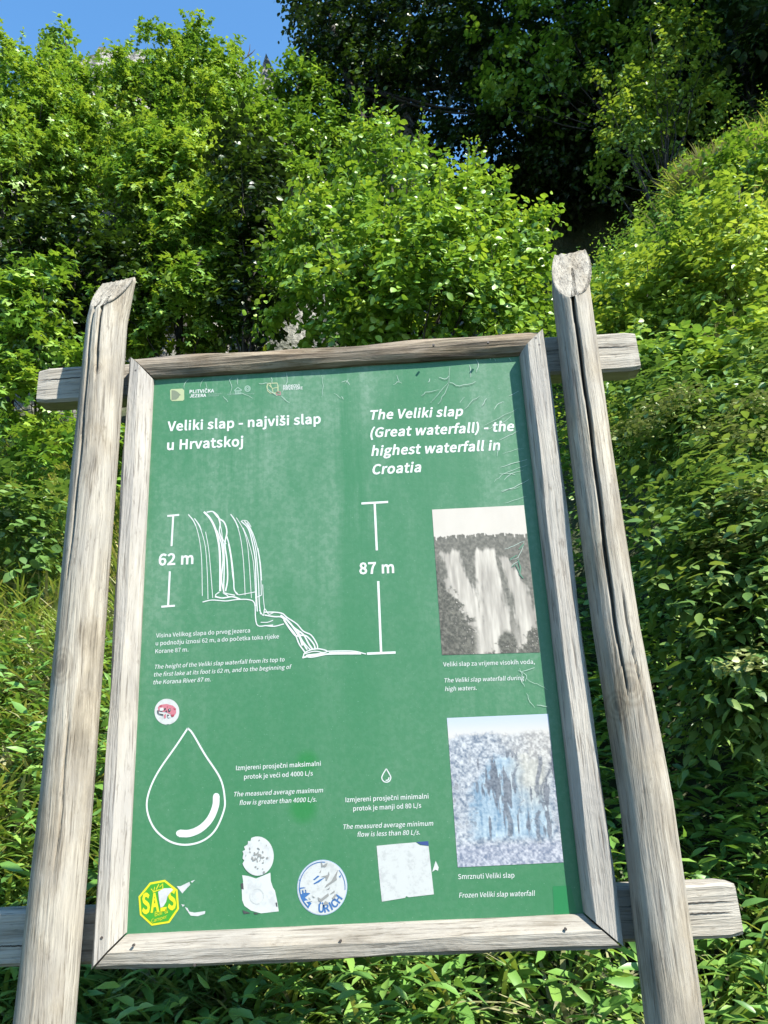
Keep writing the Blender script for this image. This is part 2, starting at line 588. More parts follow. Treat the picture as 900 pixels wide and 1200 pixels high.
def T_blade(w=0.018, bend=0.45):
    v = []
    for k, t in enumerate((0, .3, .58, .82)):
        ww = w * (1 - 0.55 * t * t)
        v += [(-ww, t * (1 - .22 * t * bend * 2), -bend * t ** 2.4), (ww, t * (1 - .22 * t * bend * 2), -bend * t ** 2.4)]
    v.append((0, 1 - .22 * bend * 2, -bend))
    return np.array(v, float), [np.array([[0, 1, 3, 2], [2, 3, 5, 4], [4, 5, 7, 6]]), np.array([[6, 7, 8]])]


TPL = {'oval': T_oval(), 'lance': T_lance(), 'maple': T_maple(), 'blade': T_blade(), 'blade2': T_blade(0.03, 0.75),
       'narrow': T_oval(0.24, 0.05, 0.2)}


def unit(a):
    return a / (np.linalg.norm(a, axis=-1, keepdims=True) + 1e-9)


class Cloud:
    def __init__(self, kind):
        self.kind = kind; self.P = []; self.A = []; self.Nn = []; self.S = []; self.Vv = []

    def add(self, P, A, Nn, S, v):
        self.P.append(P); self.A.append(A); self.Nn.append(Nn); self.S.append(S); self.Vv.append(v)

    def mesh(self, name):
        P = np.concatenate(self.P); A = unit(np.concatenate(self.A)); Nn = np.concatenate(self.Nn)
        S = np.concatenate(self.S); v = np.concatenate(self.Vv)
        tv, tf = TPL[self.kind]
        X = unit(np.cross(A, Nn)); Nz = np.cross(X, A)
        n, k = len(P), len(tv)
        W = (P[:, None, :] + S[:, None, None] * (tv[None, :, 0:1] * X[:, None, :] + tv[None, :, 1:2] * A[:, None, :] + tv[None, :, 2:3] * Nz[:, None, :]))
        off = (np.arange(n) * k)[:, None, None]
        F = [(f[None] + off).reshape(-1, f.shape[1]) for f in tf]
        return mesh_np(name, W.reshape(-1, 3), F, np.repeat(v, k))

    def build(self, name, mat, parent=None):
        return link(name, self.mesh(name), mat, parent)


def rnd(n, s=1.0):
    return rng.normal(0, s, (n, 3))


UP = np.array([0, 0, 1.0])


def sprays(cloud, centers, outs, leaf, per=40, twigs=4, length=0.55, up=0.9, out=0.45, jit=0.4, bright=0.5, vs=0.22, droop=0.25, branch=None):
    """leaf sprays: every clump centre gets a few twigs with leaves on both sides"""
    n = len(centers)
    m = max(1, per // twigs)
    cv = np.clip(bright + rng.normal(0, vs, n), 0, 1)
    for k in range(twigs):
        d = unit(outs * 0.75 + rnd(n, 0.55) + UP * 0.12)
        L = length * rng.uniform(0.6, 1.25, n)
        t = (np.arange(m) + 0.6) / m
        t = t[None, :] + rng.uniform(-.4, .4, (n, m)) / m
        pos = centers[:, None, :] + d[:, None, :] * (t * L[:, None])[..., None]
        pos[..., 2] -= droop * L[:, None] * t ** 2
        pos += rng.normal(0, leaf * 0.35, pos.shape)
        side = unit(np.cross(d, UP) + 1e-6)
        sg = np.where((np.arange(m) % 2) == 0, 1.0, -1.0)[None, :, None]
        ax = d[:, None, :] * 0.55 + side[:, None, :] * sg * 0.85 + rng.normal(0, 0.3, (n, m, 3)) - UP * 0.28
        nn = UP * up + outs[:, None, :] * out + rng.normal(0, jit, (n, m, 3))
        s = leaf * rng.uniform(0.6, 1.2, (n, m))
        v = np.clip(cv[:, None] + rng.normal(0, 0.16, (n, m)), 0, 1)
        cloud.add(pos.reshape(-1, 3), ax.reshape(-1, 3), nn.reshape(-1, 3), s.ravel(), v.ravel())
        if branch is not None:
            for i in range(n):
                e = centers[i] + d[i] * L[i]; e[2] -= droop * L[i]
                mid = centers[i] + d[i] * L[i] * .5; mid[2] -= droop * L[i] * .25
                branch.tube([centers[i], mid, e], [0.006, 0.004, 0.002], 3, False)


def lobe_px(px, py, y, rx, ry, rdepth=None):
    c = G(px, py, y)
    s = depth(c) / FPX
    rx, ry = rx * s, ry * s
    return (c, np.array([rx, rdepth if rdepth else 0.5 * (rx + ry), ry]))


def clump_points(lobes, n, inner=0.35):
    vol = np.array([r[0] * r[1] * r[2] for _, r in lobes]) ** 0.75
    pick = rng.choice(len(lobes), n, p=vol / vol.sum())
    C = np.array([lobes[i][0] for i in pick]); R = np.array([lobes[i][1] for i in pick])
    d = unit(rnd(n))
    u = rng.uniform(inner, 1.0, n) ** 0.45
    # knobbly outline
    bump = 1 + 0.20 * np.sin(5 * d[:, 0] + 3 * pick) * np.cos(6 * d[:, 2] + pick) + 0.14 * np.sin(9 * d[:, 1] + 11 * d[:, 2]) + 0.10 * rng.normal(0, 1, n)
    P = C + d * R * (u * bump)[:, None]
    outs = unit(d / np.maximum(R, .05))
    return P, outs


def make_tree(name, label, cat, base, lobes, n, leaf, kind, mat, per=40, length=0.5, r0=0.09, limbs=18, bright=0.5, group=None,
              up=0.9, out=0.45, jit=0.4, twigs=4, vs=0.27, droop=0.25, inner=0.35, bare=0, low=0.06, shoots=0):
    base = np.asarray(base, float)
    root = empty(name, base)
    tag(root, label, cat, group)
    n = int(n * .62); per = int(per * 1.45); length *= .95
    P, outs = clump_points(lobes, n, inner)
    g = height(P[:, 0], P[:, 1])
    keep = P[:, 2] > g + 0.08
    P, outs = P[keep], outs[keep]
    cl = Cloud(kind)
    mb = MB()
    sprays(cl, P, outs, leaf, per, twigs, length, up, out, jit, bright, vs, droop)
    if shoots:
        # upright leafy shoots that break the outline
        w = np.clip(outs[:, 2] + .5, .02, None) ** 2
        k = rng.choice(len(P), shoots, p=w / w.sum())
        for q0, o_ in zip(P[k], outs[k]):
            L = length * rng.uniform(.9, 1.9)
            d = unit(o_ * .45 + UP * .9 + rnd(1, .2)[0])
            m = int(16 * L / length)
            t = (np.arange(m) + .5) / m
            pos = q0 + d * (t * L)[:, None] + rnd(m, .02)
            an = np.arange(m) * 2.4
            A = np.stack([np.cos(an), np.sin(an), np.full(m, .35)], -1) + d * .4
            cl.add(pos, A, UP * .6 + A * -.3 + rnd(m, .4), leaf * rng.uniform(.6, 1.1, m) * (1 - .45 * t), np.clip(rng.normal(bright + .15, .2, m), 0, 1))
            mb.tube([q0, q0 + d * L * .5, q0 + d * L], [.006, .004, .002], 3, False)
    # trunk and limbs
    C = sum(c for c, r in lobes) / len(lobes)
    top = max((c[2] + 0.75 * r[2] for c, r in lobes))
    ax = max(lobes, key=lambda l: l[0][2])[0]
    H = top - base[2]
    pts = []
    for t in np.linspace(0, 1, 9):
        q = base * (1 - t) + np.array([ax[0], ax[1], top]) * t
        q = q + np.array([0.04 * math.sin(5 * t + base[0]), 0.04 * math.cos(4 * t + base[1]), 0]) * H * 0.4 * math.sin(PI * t)
        pts.append(q)
    pts[0] = pts[0] - np.array([0, 0, 0.25])
    rad = [r0 * (1.25 if t == 0 else 1) * (1 - 0.86 * t) for t in np.linspace(0, 1, 9)]
    mb.tube(pts, rad, 8)
    idx = rng.choice(len(P), min(limbs, len(P)), replace=False)
    for i in idx:
        e = P[i]
        th = np.clip(((e[2] - base[2]) / H) - rng.uniform(.12, .35), low, 0.9)
        k = th * 8; a = int(k); q = pts[a] * (1 - (k - a)) + pts[min(a + 1, 8)] * (k - a)
        mid = 0.5 * (q + e) + np.array([0, 0, -0.06 * np.linalg.norm(e - q)]) + rnd(1, .06)[0]
        rr = r0 * (1 - .8 * th) * 0.42
        mb.tube([q, 0.6 * q + 0.4 * mid, mid, 0.5 * (mid + e), e + outs[i] * length * .5], [rr, rr * .85, rr * .65, rr * .4, rr * .15], 5, False)
    for i in range(bare):
        q = pts[6]
        e = q + np.array([rng.normal(0, .4), rng.normal(0, .3), rng.uniform(.3, .9)]) * H * .2
        mb.tube([q, .5 * (q + e) + rnd(1, .05)[0], e], [r0 * .25, r0 * .15, .004], 4, False)
    mb.build('trunk', M['bark'], root, True)
    cl.build('crown', M[mat], root)
    return root


def base_at(px, py, y):
    c = G(px, py, y)
    return np.array([c[0], c[1], float(height(c[0], c[1]))])


L_ = lobe_px


def trees():
    def tree(name, label, cat, bpx, y, lobes, **kw):
        b = base_at(bpx[0], bpx[1], y)
        lb = [L_(*(l[:2]), y + (l[4] if len(l) > 4 else 0), l[2], l[3]) for l in lobes]
        return make_tree(name, label, cat, b, lb, **kw)

    # ---- left bank
    tree('maple_tree', 'tall light green maple at the far left edge in front of the cliff', 'tree', (30, 300), 10.6,
         [(20, 150, 72, 78), (75, 185, 64, 68, .3), (0, 230, 85, 85, -.3), (5, 92, 34, 36, .4)],
         n=560, leaf=0.115, kind='maple', mat='maple_leaf', per=44, length=0.55, r0=.11, shoots=30, bright=.62)
    tree('maple_tree', 'broad upright maple with the highest leafy tip on the left skyline', 'tree', (225, 300), 11.6,
         [(205, 78, 32, 36), (245, 112, 44, 48), (165, 140, 60, 58, .2), (245, 170, 44, 62), (115, 138, 42, 38, .4), (190, 195, 55, 45, -.3), (222, 58, 14, 22, .1), (185, 62, 12, 18, .1)],
         n=560, leaf=0.115, kind='maple', mat='maple_leaf', per=44, length=0.5, r0=.12, shoots=30, bright=.5)
    tree('maple_tree', 'sunlit young maple with large layered leaves above the left post', 'tree', (225, 420), 9.3,
         [(205, 215, 50, 40), (190, 250, 50, 45, .2), (232, 300, 36, 55, -.2), (220, 370, 62, 42, -.3), (190, 320, 36, 36)],
         n=340, leaf=0.13, kind='maple', mat='maple_leaf', per=40, length=0.5, r0=.07, shoots=30, bright=.7)
    tree('beech_tree', 'shaded dark shrubby beech behind the top of the left post', 'tree', (90, 420), 8.9,
         [(90, 285, 70, 38), (30, 325, 50, 45), (150, 330, 45, 45), (60, 385, 60, 40)],
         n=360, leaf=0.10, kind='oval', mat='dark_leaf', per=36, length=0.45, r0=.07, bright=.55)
    tree('birch_sapling', 'small slender sapling standing alone on the left skyline', 'tree', (75, 110), 14.6,
         [(75, 42, 13, 16), (72, 62, 10, 14), (78, 80, 14, 14)],
         n=55, leaf=0.13, kind='oval', mat='hazel_leaf', per=26, length=0.3, r0=.04, limbs=8, bright=.4)
    tree('ash_sapling', 'thin bush growing on the pale rocks left of the dark canopy', 'tree', (285, 150), 13.4,
         [(285, 125, 18, 50), (300, 180, 28, 50), (270, 75, 12, 26)],
         n=120, leaf=0.12, kind='narrow', mat='hazel_leaf', per=30, length=0.4, r0=.05, bright=.35, bare=5)
    tree('hornbeam_tree', 'bright leafy tree under the dark canopy edge beside the blue sky', 'tree', (345, 260), 13.0,
         [(350, 100, 22, 24), (350, 140, 40, 44), (320, 190, 45, 55, -.3), (375, 180, 45, 50), (345, 240, 45, 45, -.4)],
         n=330, leaf=0.12, kind='oval', mat='hazel_leaf', per=40, length=0.5, r0=.08, shoots=30, bright=.22)
    tree('beech_tree', 'shadowy beech filling the gap left of the bright round hazel', 'tree', (290, 400), 8.7,
         [(300, 240, 34, 50), (315, 310, 32, 40), (290, 355, 32, 34), (290, 185, 22, 30)],
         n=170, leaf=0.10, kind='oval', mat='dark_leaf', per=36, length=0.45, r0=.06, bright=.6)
    # ---- centre
    tree('hazel_bush', 'big bright round leaved hazel rising behind the top of the board', 'bush', (470, 430), 7.4,
         [(470, 245, 62, 60), (400, 300, 66, 58, -.2), (548, 285, 62, 52), (490, 330, 105, 66, -.5), (598, 335, 40, 46, -.2), (370, 355, 50, 46, -.2),
          (442, 192, 30, 28, .2), (520, 225, 34, 26, .2), (395, 228, 28, 24, .1), (520, 385, 120, 48, -.4), (605, 268, 18, 16, 0), (460, 165, 12, 14, .1), (350, 290, 26, 24, 0), (570, 232, 16, 14, .1)],
         n=700, leaf=0.084, kind='oval', mat='hazel_leaf', per=46, length=0.40, r0=.06, limbs=46, bright=.5, out=.6, up=.7, jit=.55, shoots=190)
    # ---- dark wood behind
    tree('beech_tree', 'huge dark beech spreading across the top middle of the view', 'tree', (470, 300), 13.6,
         [(480, 50, 110, 75), (405, 45, 50, 55), (430, 110, 75, 55), (560, 110, 110, 75, -.4), (380, 10, 40, 40), (520, 0, 120, 60), (600, 170, 80, 50, -.6)],
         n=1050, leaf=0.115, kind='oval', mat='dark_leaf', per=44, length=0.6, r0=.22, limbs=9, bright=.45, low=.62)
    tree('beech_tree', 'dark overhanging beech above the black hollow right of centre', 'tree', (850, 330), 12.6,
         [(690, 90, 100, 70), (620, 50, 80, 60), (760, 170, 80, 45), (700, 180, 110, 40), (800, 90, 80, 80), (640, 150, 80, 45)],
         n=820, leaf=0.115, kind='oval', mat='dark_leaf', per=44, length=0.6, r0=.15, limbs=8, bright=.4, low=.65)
    tree('lime_tree', 'half lit tree with yellow green sprays at the top centre right', 'tree', (830, 330), 11.4,  # lighter leaf colour stands in for sunlit parts of the canopy
         [(655, 30, 60, 50), (610, 80, 55, 40), (700, 65, 50, 45), (640, 110, 60, 35)],
         n=150, leaf=0.115, kind='oval', mat='hazel_leaf', per=34, length=0.5, r0=.08, limbs=14, bright=.35, low=.6)
    tree('willow_bush', 'airy small leaved bush catching sunlight near the upper right edge', 'bush', (760, 250), 9.4,
         [(780, 80, 42, 55), (745, 125, 42, 40), (800, 140, 40, 40), (775, 40, 30, 30), (735, 170, 40, 36)],
         n=210, leaf=0.07, kind='oval', mat='yellow_leaf', per=40, length=0.42, r0=.05, limbs=36, bright=.3)
    tree('larch_tree', 'grey green drooping tree in the top right corner', 'tree', (890, 150), 10.2,
         [(870, 35, 50, 50), (905, 80, 45, 55), (850, -20, 60, 40), (920, 0, 60, 70)],
         n=330, leaf=0.14, kind='lance', mat='elder_leaf', per=40, length=0.6, r0=.10, bright=.3, droop=.7)
    # wood carrying on past the right edge, added and made tall to shade the ravine
    for k, (x, y, r) in enumerate([(7.6, 9.4, 3.0), (9.8, 7.6, 3.3), (11.4, 11.0, 3.4), (7.8, 12.6, 3.2)]):
        z = float(height(x, y))
        make_tree('beech_tree', ['beech wood tree just past the right edge above the spur', 'large beech farther right along the crest of the spur',
                                 'tall beech at the back of the spur wood', 'beech on the ravine side behind the spur'][k], 'tree', (x, y, z),
                  [(np.array([x, y, z + 4.2]), np.array([r, r, 2.8])), (np.array([x - .5, y, z + 7.5]), np.array([r * .95, r * .95, 3.0])), (np.array([x, y, z + 11]), np.array([r * .8, r * .8, 3.0])),
                   (np.array([x + .4, y + .3, z + 2.4]), np.array([r * .8, r * .8, 1.7]))],
                  n=700, leaf=0.17, kind='oval', mat='dark_leaf', per=44, length=0.7, r0=.16, bright=.5)


trees()


# ------------------------------------------------------------------ shrubs and saplings on the bank
def shrub(name, label, cat, px, py, lobes, off=0.3, **kw):
    b = hit(px, py, 0.0)
    y = b[1]
    base = np.array([b[0], b[1], float(height(b[0], b[1]))])
    lb = [L_(l[0], l[1], y + (l[4] if len(l) > 4 else -0.2), l[2], l[3]) for l in lobes]
    return make_tree(name, label, cat, base, lb, **kw)


def shrubs():
    # left: maple saplings close by
    shrub('maple_sapling', 'leafy maple sapling left of the left post with pale upturned leaves', 'sapling', 40, 560,
          [(40, 350, 45, 36, -.9), (15, 410, 50, 40, -1), (70, 395, 40, 36, -1.1), (50, 330, 22, 22, -.9), (20, 470, 40, 30, -1.1)],
          n=80, leaf=0.15, kind='maple', mat='maple_leaf', per=26, length=0.36, r0=.022, limbs=26, bright=.55)
    shrub('maple_sapling', 'small maple seedling between the left post and the board frame', 'sapling', 125, 640,
          [(115, 530, 32, 26, -.5), (90, 560, 40, 26, -.6), (130, 590, 26, 22, -.6), (60, 520, 36, 22, -.5)],
          n=34, leaf=0.125, kind='maple', mat='maple_leaf', per=20, length=0.28, r0=.014, limbs=20, bright=.4)
    shrub('hazel_bush', 'low dark hazel at the left edge above the sunny grass', 'bush', 20, 690,
          [(15, 640, 40, 40, -.5), (50, 620, 40, 30, -.5), (5, 585, 30, 26, -.4)],
          n=46, leaf=0.09, kind='oval', mat='elder_leaf', per=30, length=0.28, r0=.014, limbs=16, bright=.35)
    # right slope
    data = [
        ('privet_bush', 'bright yellow green bush directly right of the right post top', 'bush', 760, 420, [(765, 345, 52, 55), (735, 385, 42, 40), (800, 380, 40, 40)], 120, .065, 'yellow_leaf', .5),
        ('privet_bush', 'tall sunny yellow green bush at the right edge of the slope', 'bush', 865, 400, [(860, 300, 45, 60), (890, 350, 45, 60), (835, 350, 40, 50), (870, 240, 30, 30)], 150, .065, 'yellow_leaf', .65),
        ('spindle_bush', 'mid green bush behind the right end of the upper crossbar', 'bush', 770, 500, [(780, 455, 55, 40), (830, 450, 50, 36), (735, 470, 36, 30)], 120, .075, 'herb_leaf', .55),
        ('spindle_bush', 'rounded bush at the right edge level with the upper crossbar', 'bush', 885, 500, [(885, 430, 45, 45), (860, 470, 45, 36)], 90, .075, 'yellow_leaf', .35),
        ('spindle_bush', 'green bush in front of the dark hollow at the crest', 'bush', 740, 365, [(722, 345, 34, 18), (765, 322, 36, 20), (808, 290, 34, 26)], 80, .06, 'herb_leaf', .5),
        ('spindle_bush', 'bush high on the slope under the upper right corner', 'bush', 850, 290, [(855, 225, 34, 30), (888, 195, 34, 34), (826, 255, 30, 24)], 90, .06, 'hazel_leaf', .4),
    ]
    for nm, lab, cat, px, py, lb, n, lf, mt, br in data:
        shrub(nm, lab, cat, px, py, lb, n=n, leaf=lf, kind='oval', mat=mt, per=42, length=0.36, r0=.02, limbs=24, bright=br)
    # elder shrubs overhanging the bank on the right, compound leaves and flat flower heads
    eld = [('broad elder shrub with flat cream flower heads right of the right post', 800, 640,
            [(790, 490, 60, 30, -.5), (850, 520, 60, 40, -.7), (760, 520, 36, 26, -.4), (890, 470, 50, 40, -.5), (830, 560, 50, 28, -.8)], 120),
           ('elder shrub spilling in at the right edge with pale leaves', 880, 760,
            [(880, 600, 45, 50, -.9), (860, 660, 50, 50, -1), (895, 720, 40, 50, -1.1), (840, 610, 40, 30, -.9)], 110),
           ('low elder at the right edge above the lance leaved herbs', 900, 880,
            [(895, 810, 40, 40, -.6), (880, 780, 34, 30, -.6)], 50)]
    for k, (lab, px, py, lb, n) in enumerate(eld):
        root = shrub('elder_shrub', lab, 'shrub', px, py, lb, n=int(n * 1.3), leaf=0.064, kind='narrow', mat='elder_leaf', per=46, length=0.34, r0=.02, limbs=40,
                     bright=.55, up=1.1, out=.25, jit=.3)
        # flower heads
        y0 = root.location.y
        heads = {0: [(800, 462), (770, 478), (838, 500), (870, 512), (745, 500), (880, 470)], 1: [(862, 590), (845, 632), (872, 640), (890, 575)], 2: [(885, 772)]}[k]
        for (hx, hy) in heads:
            c = G(hx, hy, y0 - 1.15)
            cl = Cloud('oval')
            m = 150
            a = rng.uniform(0, 2 * PI, m); r = .12 * np.sqrt(rng.uniform(0, 1, m))
            P = np.stack([c[0] + r * np.cos(a), c[1] + r * np.sin(a), c[2] + .02 * rng.normal(0, 1, m) - r * r * 1.5], -1)
            cl.add(P, rnd(m) * [1, 1, .3], UP + rnd(m, .3), rng.uniform(.016, .034, m), np.clip(rng.normal(.5, .25, m), 0, 1))
            cl.build('flower_head', M['umbel'], root)


shrubs()


# ------------------------------------------------------------------ ground cover
def stems(cloud, P, H, leaf, pairs, droop=0.35, bright=.5, up=.8, spread=1.0, start=.25):
    n = len(P)
    lean = rnd(n, .18); lean[:, 2] = 0; lean[:, 1] -= .12
    cv = np.clip(bright + rng.normal(0, .2, n), 0, 1)
    for k in range(pairs):
        t = start + (1 - start) * (k + .5) / pairs
        p = P + lean * (H * t)[:, None] * t + UP * (H * t)[:, None]
        a0 = rng.uniform(0, 2 * PI, n) if k == 0 else a0 + PI / 2 + rng.normal(0, .25, n)
        for s in (0, PI):
            A = np.stack([np.cos(a0 + s), np.sin(a0 + s), rng.normal(.12 - .4 * droop, .25, n)], -1) * spread
            A[:, 2] += .6 * t ** 3
            Nn = UP * up + rnd(n, .35)
            sz = leaf * rng.uniform(.65, 1.2, n) * (1.0 - .45 * t ** 3)
            cloud.add(p + rnd(n, .008), A, Nn, sz, np.clip(cv + rng.normal(0, .13, n), 0, 1))


def tufts(cloud, P, blades, hlo, hhi, bright=.4, lean=.45):
    n = len(P)
    for b in range(blades):
        a = rng.uniform(0, 2 * PI, n)
        d = np.stack([np.cos(a), np.sin(a), np.zeros(n)], -1)
        A = UP + d * rng.uniform(.05, lean, n)[:, None] + np.array([0, -.12, 0])
        Nn = -d + UP * .3
        # blade bends along +normal side => bend outward
        cloud.add(P + d * rng.uniform(0, .03, n)[:, None] + rnd(n, .02) * [1, 1, 0], A, -d * 1.0 + UP * .45, rng.uniform(hlo, hhi, n),
                  np.clip(rng.normal(bright, .22, n), 0, 1))


def scatter(n, ylo, yhi, xr_lo=-.85, xr_hi=.85, cond=None, pw=1.0):
    """random ground points in the wedge of hillside in front of the viewer"""
    y = ylo + (yhi - ylo) * rng.uniform(0, 1, n) ** pw
    x = rng.uniform(xr_lo, xr_hi, n) * (y + .4)
    if cond is not None:
        k = cond(x, y)
        x, y = x[k], y[k]
    z = height(x, y)
    return np.stack([x, y, z], -1)


def undergrowth():
    patch = lambda x, y: wob(x, y, 1.3, .7)
    # lance leaved herbs: foreground and right side
    c = Cloud('lance')
    P = scatter(1500, 2.05, 4.4, -.9, .95, lambda x, y: (x > -.75 * y + .55) | (patch(x, y) > -.1))
    stems(c, P, rng.uniform(.35, .72, len(P)), .125, 8, bright=.5)
    c.build('lance_leaf_herbs', M['herb_leaf'])
    o = bpy.data.objects['lance_leaf_herbs']
    tag(o, 'dense lance leaved herbs covering the foot of the bank around the board', 'herbs', kind='stuff')
    # broader small leaved herbs higher on the slope
    c = Cloud('narrow')
    P = scatter(6500, 3.8, 9.2, -.8, .95, lambda x, y: (x > -.1 * y) | (patch(x, y) > .35))
    stems(c, P, rng.uniform(.3, .65, len(P)), .062, 7, bright=.5)
    o = c.build('nettle_cover', M['herb_leaf'])
    tag(o, 'small leaved nettle like herbs covering the upper bank', 'herbs', kind='stuff')
    c = Cloud('oval')
    P = scatter(1500, 3.2, 8.8, .12, .95, lambda x, y: wob(x, y, 2.1, 2.2) > .1)
    stems(c, P, rng.uniform(.3, .75, len(P)), .05, 7, bright=.55, up=.6)
    o = c.build('clover_cover', M['yellow_leaf'])
    tag(o, 'small yellowish leaved weeds mixed through the right hand slope', 'weeds', kind='stuff')
    # grass
    c = Cloud('blade')
    P = scatter(2300, 2.3, 9.5, -.9, -.12, lambda x, y: patch(x, y) < .75)
    tufts(c, P, 16, .28, .6, bright=.42)
    P = scatter(500, 5.5, 8.8, .42, .95, lambda x, y: patch(x, y) > .0)
    tufts(c, P, 18, .3, .6, bright=.45)
    P = scatter(300, 2.1, 3.2, -.9, .9)
    tufts(c, P, 10, .3, .6, bright=.4)
    o = c.build('bank_grass', M['grass_blade'])
    tag(o, 'long sunny grass growing over the bank', 'grass', kind='stuff')
    # arching wide grass at the lower left
    c = Cloud('blade2')
    P = scatter(900, 2.3, 5.2, -.95, -.2)
    tufts(c, P, 14, .2, .45, bright=.4, lean=.8)
    o = c.build('arching_grass', M['grass_blade'])
    tag(o, 'broad arching grass at the lower left of the bank', 'grass', kind='stuff')
    # dry stalks
    c = Cloud('blade')
    P = np.concatenate([scatter(120, 3.2, 5.6, -.7, -.3), scatter(50, 5.0, 8.6, .35, .85), scatter(34, 2.15, 2.9, -.6, .6)])
    tufts(c, P, 14, .3, .65, bright=.5, lean=.9)
    o = c.build('dry_grass', M['dry_grass'])
    tag(o, 'straw coloured dry grass among the green', 'grass', kind='stuff')
    # straw tussocks on the spur crest
    for k, (px, py, lab) in enumerate([(828, 215, 'pale straw tussock on the crest beside the black hollow'), (880, 200, 'pale straw tussock near the upper right edge'),
                                       (868, 420, 'straw tussock among the bushes at the right edge')]):
        p = hit(px, py, .2)
        b = np.array([p[0], p[1], float(height(p[0], p[1]))])
        root = empty('grass_tussock', b)
        tag(root, lab, 'grass tussock', 'straw tussocks on the right slope')
        c = Cloud('blade')
        tufts(c, b[None] + rnd(16, .12) * [1, 1, 0], 44, .3, .62, bright=.6, lean=.6)
        c.build('blades', M['dry_grass'], root)
    # yellow flowers on the left
    for k, (px, py, lab) in enumerate([(66, 667, 'yellow flower left of the left post'), (52, 672, 'smaller yellow flower farthest left of the post')]):
        p = hit(px, py, .45)
        g = float(height(p[0], p[1]))
        root = empty('buttercup', (p[0], p[1], g))
        tag(root, lab, 'flower', 'yellow flowers in the grass')
        mb = MB(); mb.tube([(p[0], p[1], g), (p[0] + .01, p[1], .5 * (g + p[2])), (p[0], p[1], p[2])], [.003, .003, .002], 4)
        mb.build('stem', M['herb_leaf'], root)
        mb = MB()
        for j in range(6):
            a = j * PI / 3
            d = np.array([math.cos(a), math.sin(a) * .8 - .3, .5]); e = np.array([-math.sin(a), math.cos(a), 0])
            q = np.array(p)
            mb.add([q, q + d * .012 + e * .009, q + d * .024, q + d * .012 - e * .009], [(0, 1, 2, 3)])
        mb.build('petals', M['petal'], root)
    # bare dead twig on the skyline
    b = base_at(287, 100, 13.8)
    root = empty('dead_twig', b)
    tag(root, 'bare dead twigs poking into the blue sky above the rocks', 'twigs')
    mb = MB()
    for (x0, y0, x1, y1) in [(284, 100, 282, 52), (283, 75, 276, 55), (284, 70, 296, 62), (290, 66, 299, 58), (290, 66, 293, 52), (304, 110, 306, 76), (306, 90, 313, 78)]:
        mb.tube([G(x0, y0, 13.8), G((x0 + x1) / 2 + 1, (y0 + y1) / 2, 13.8), G(x1, y1, 13.8)], [.02, .014, .006], 4)
    mb.tube([b - UP * .2, G(284, 100, 13.8)], [.04, .02], 5)
    mb.tube([b - UP * .2, G(304, 112, 13.8)], [.04, .02], 5)
    mb.build('branches', M['bark'], root)


undergrowth()

# ------------------------------------------------------------------ information board
BY = 1.7403           # plane of the printed panel


def B(px, py, lift=0.0):
    if lift < .01: lift *= .4
    return G(px, py, BY - lift)


board = empty('information_board', (-0.15, BY, 0.25))
tag(board, 'green waterfall information board in a weathered wooden frame between two log posts', 'information board')
PX0, PX1, PZ0, PZ1 = -0.620, 0.311, 1.55 - 0.309, 1.55 + 0.957
_s1 = G(360, 893, BY); _s2 = G(355, 947, BY)
PANEL_SPOTS = [(_s1[0], _s1[2], .028), (_s2[0], _s2[2], .034)]
M['panel'] = panelmat()


def boxmb(lo, hi):
    mb = MB()
    x0, y0, z0 = lo; x1, y1, z1 = hi
    mb.add([(x0, y0, z0), (x1, y0, z0), (x1, y1, z0), (x0, y1, z0), (x0, y0, z1), (x1, y0, z1), (x1, y1, z1), (x0, y1, z1)],
           [(0, 3, 2, 1), (4, 5, 6, 7), (0, 1, 5, 4), (1, 2, 6, 5), (2, 3, 7, 6), (3, 0, 4, 7)])
    return mb


pmb = MB()
e = 0.012
nx_, nz_ = 40, 56
pv = []; pf = []
for j in range(nz_ + 1):
    for i in range(nx_ + 1):
        pv.append((PX0 - e + (PX1 - PX0 + 2 * e) * i / nx_, BY, PZ0 - e + (PZ1 - PZ0 + 2 * e) * j / nz_))
for j in range(nz_):
    for i in range(nx_):
        a = j * (nx_ + 1) + i
        pf.append((a, a + 1, a + nx_ + 2, a + nx_ + 1))
pmb.add(pv, pf)
bb = boxmb((PX0 - e, BY + .002, PZ0 - e), (PX1 + e, BY + .008, PZ1 + e))
pmb.add(bb.v, bb.f)
panel = pmb.build('panel', M['panel'], board)

# --- mitred frame bars
OX0, OX1, OZ0, OZ1 = -0.676, 0.374, 1.55 - 0.366, 1.55 + 1.0145
PROF = {
    'std': [(0.0, -.004), (0.0, .008), (.03, .013), (.40, .034), (.46, .039), (.88, .039), (1.0, .030), (1.0, -.012)],
    'right': [(0.0, -.004), (0.0, .016), (.05, .024), (.20, .036), (.26, .039), (.90, .039), (1.0, .032), (1.0, -.012)],
    'top': [(0.0, -.004), (0.0, .006), (.10, .014), (.30, .021), (.55, .025), (.8, .023), (1.0, .010), (1.0, -.012)],
}


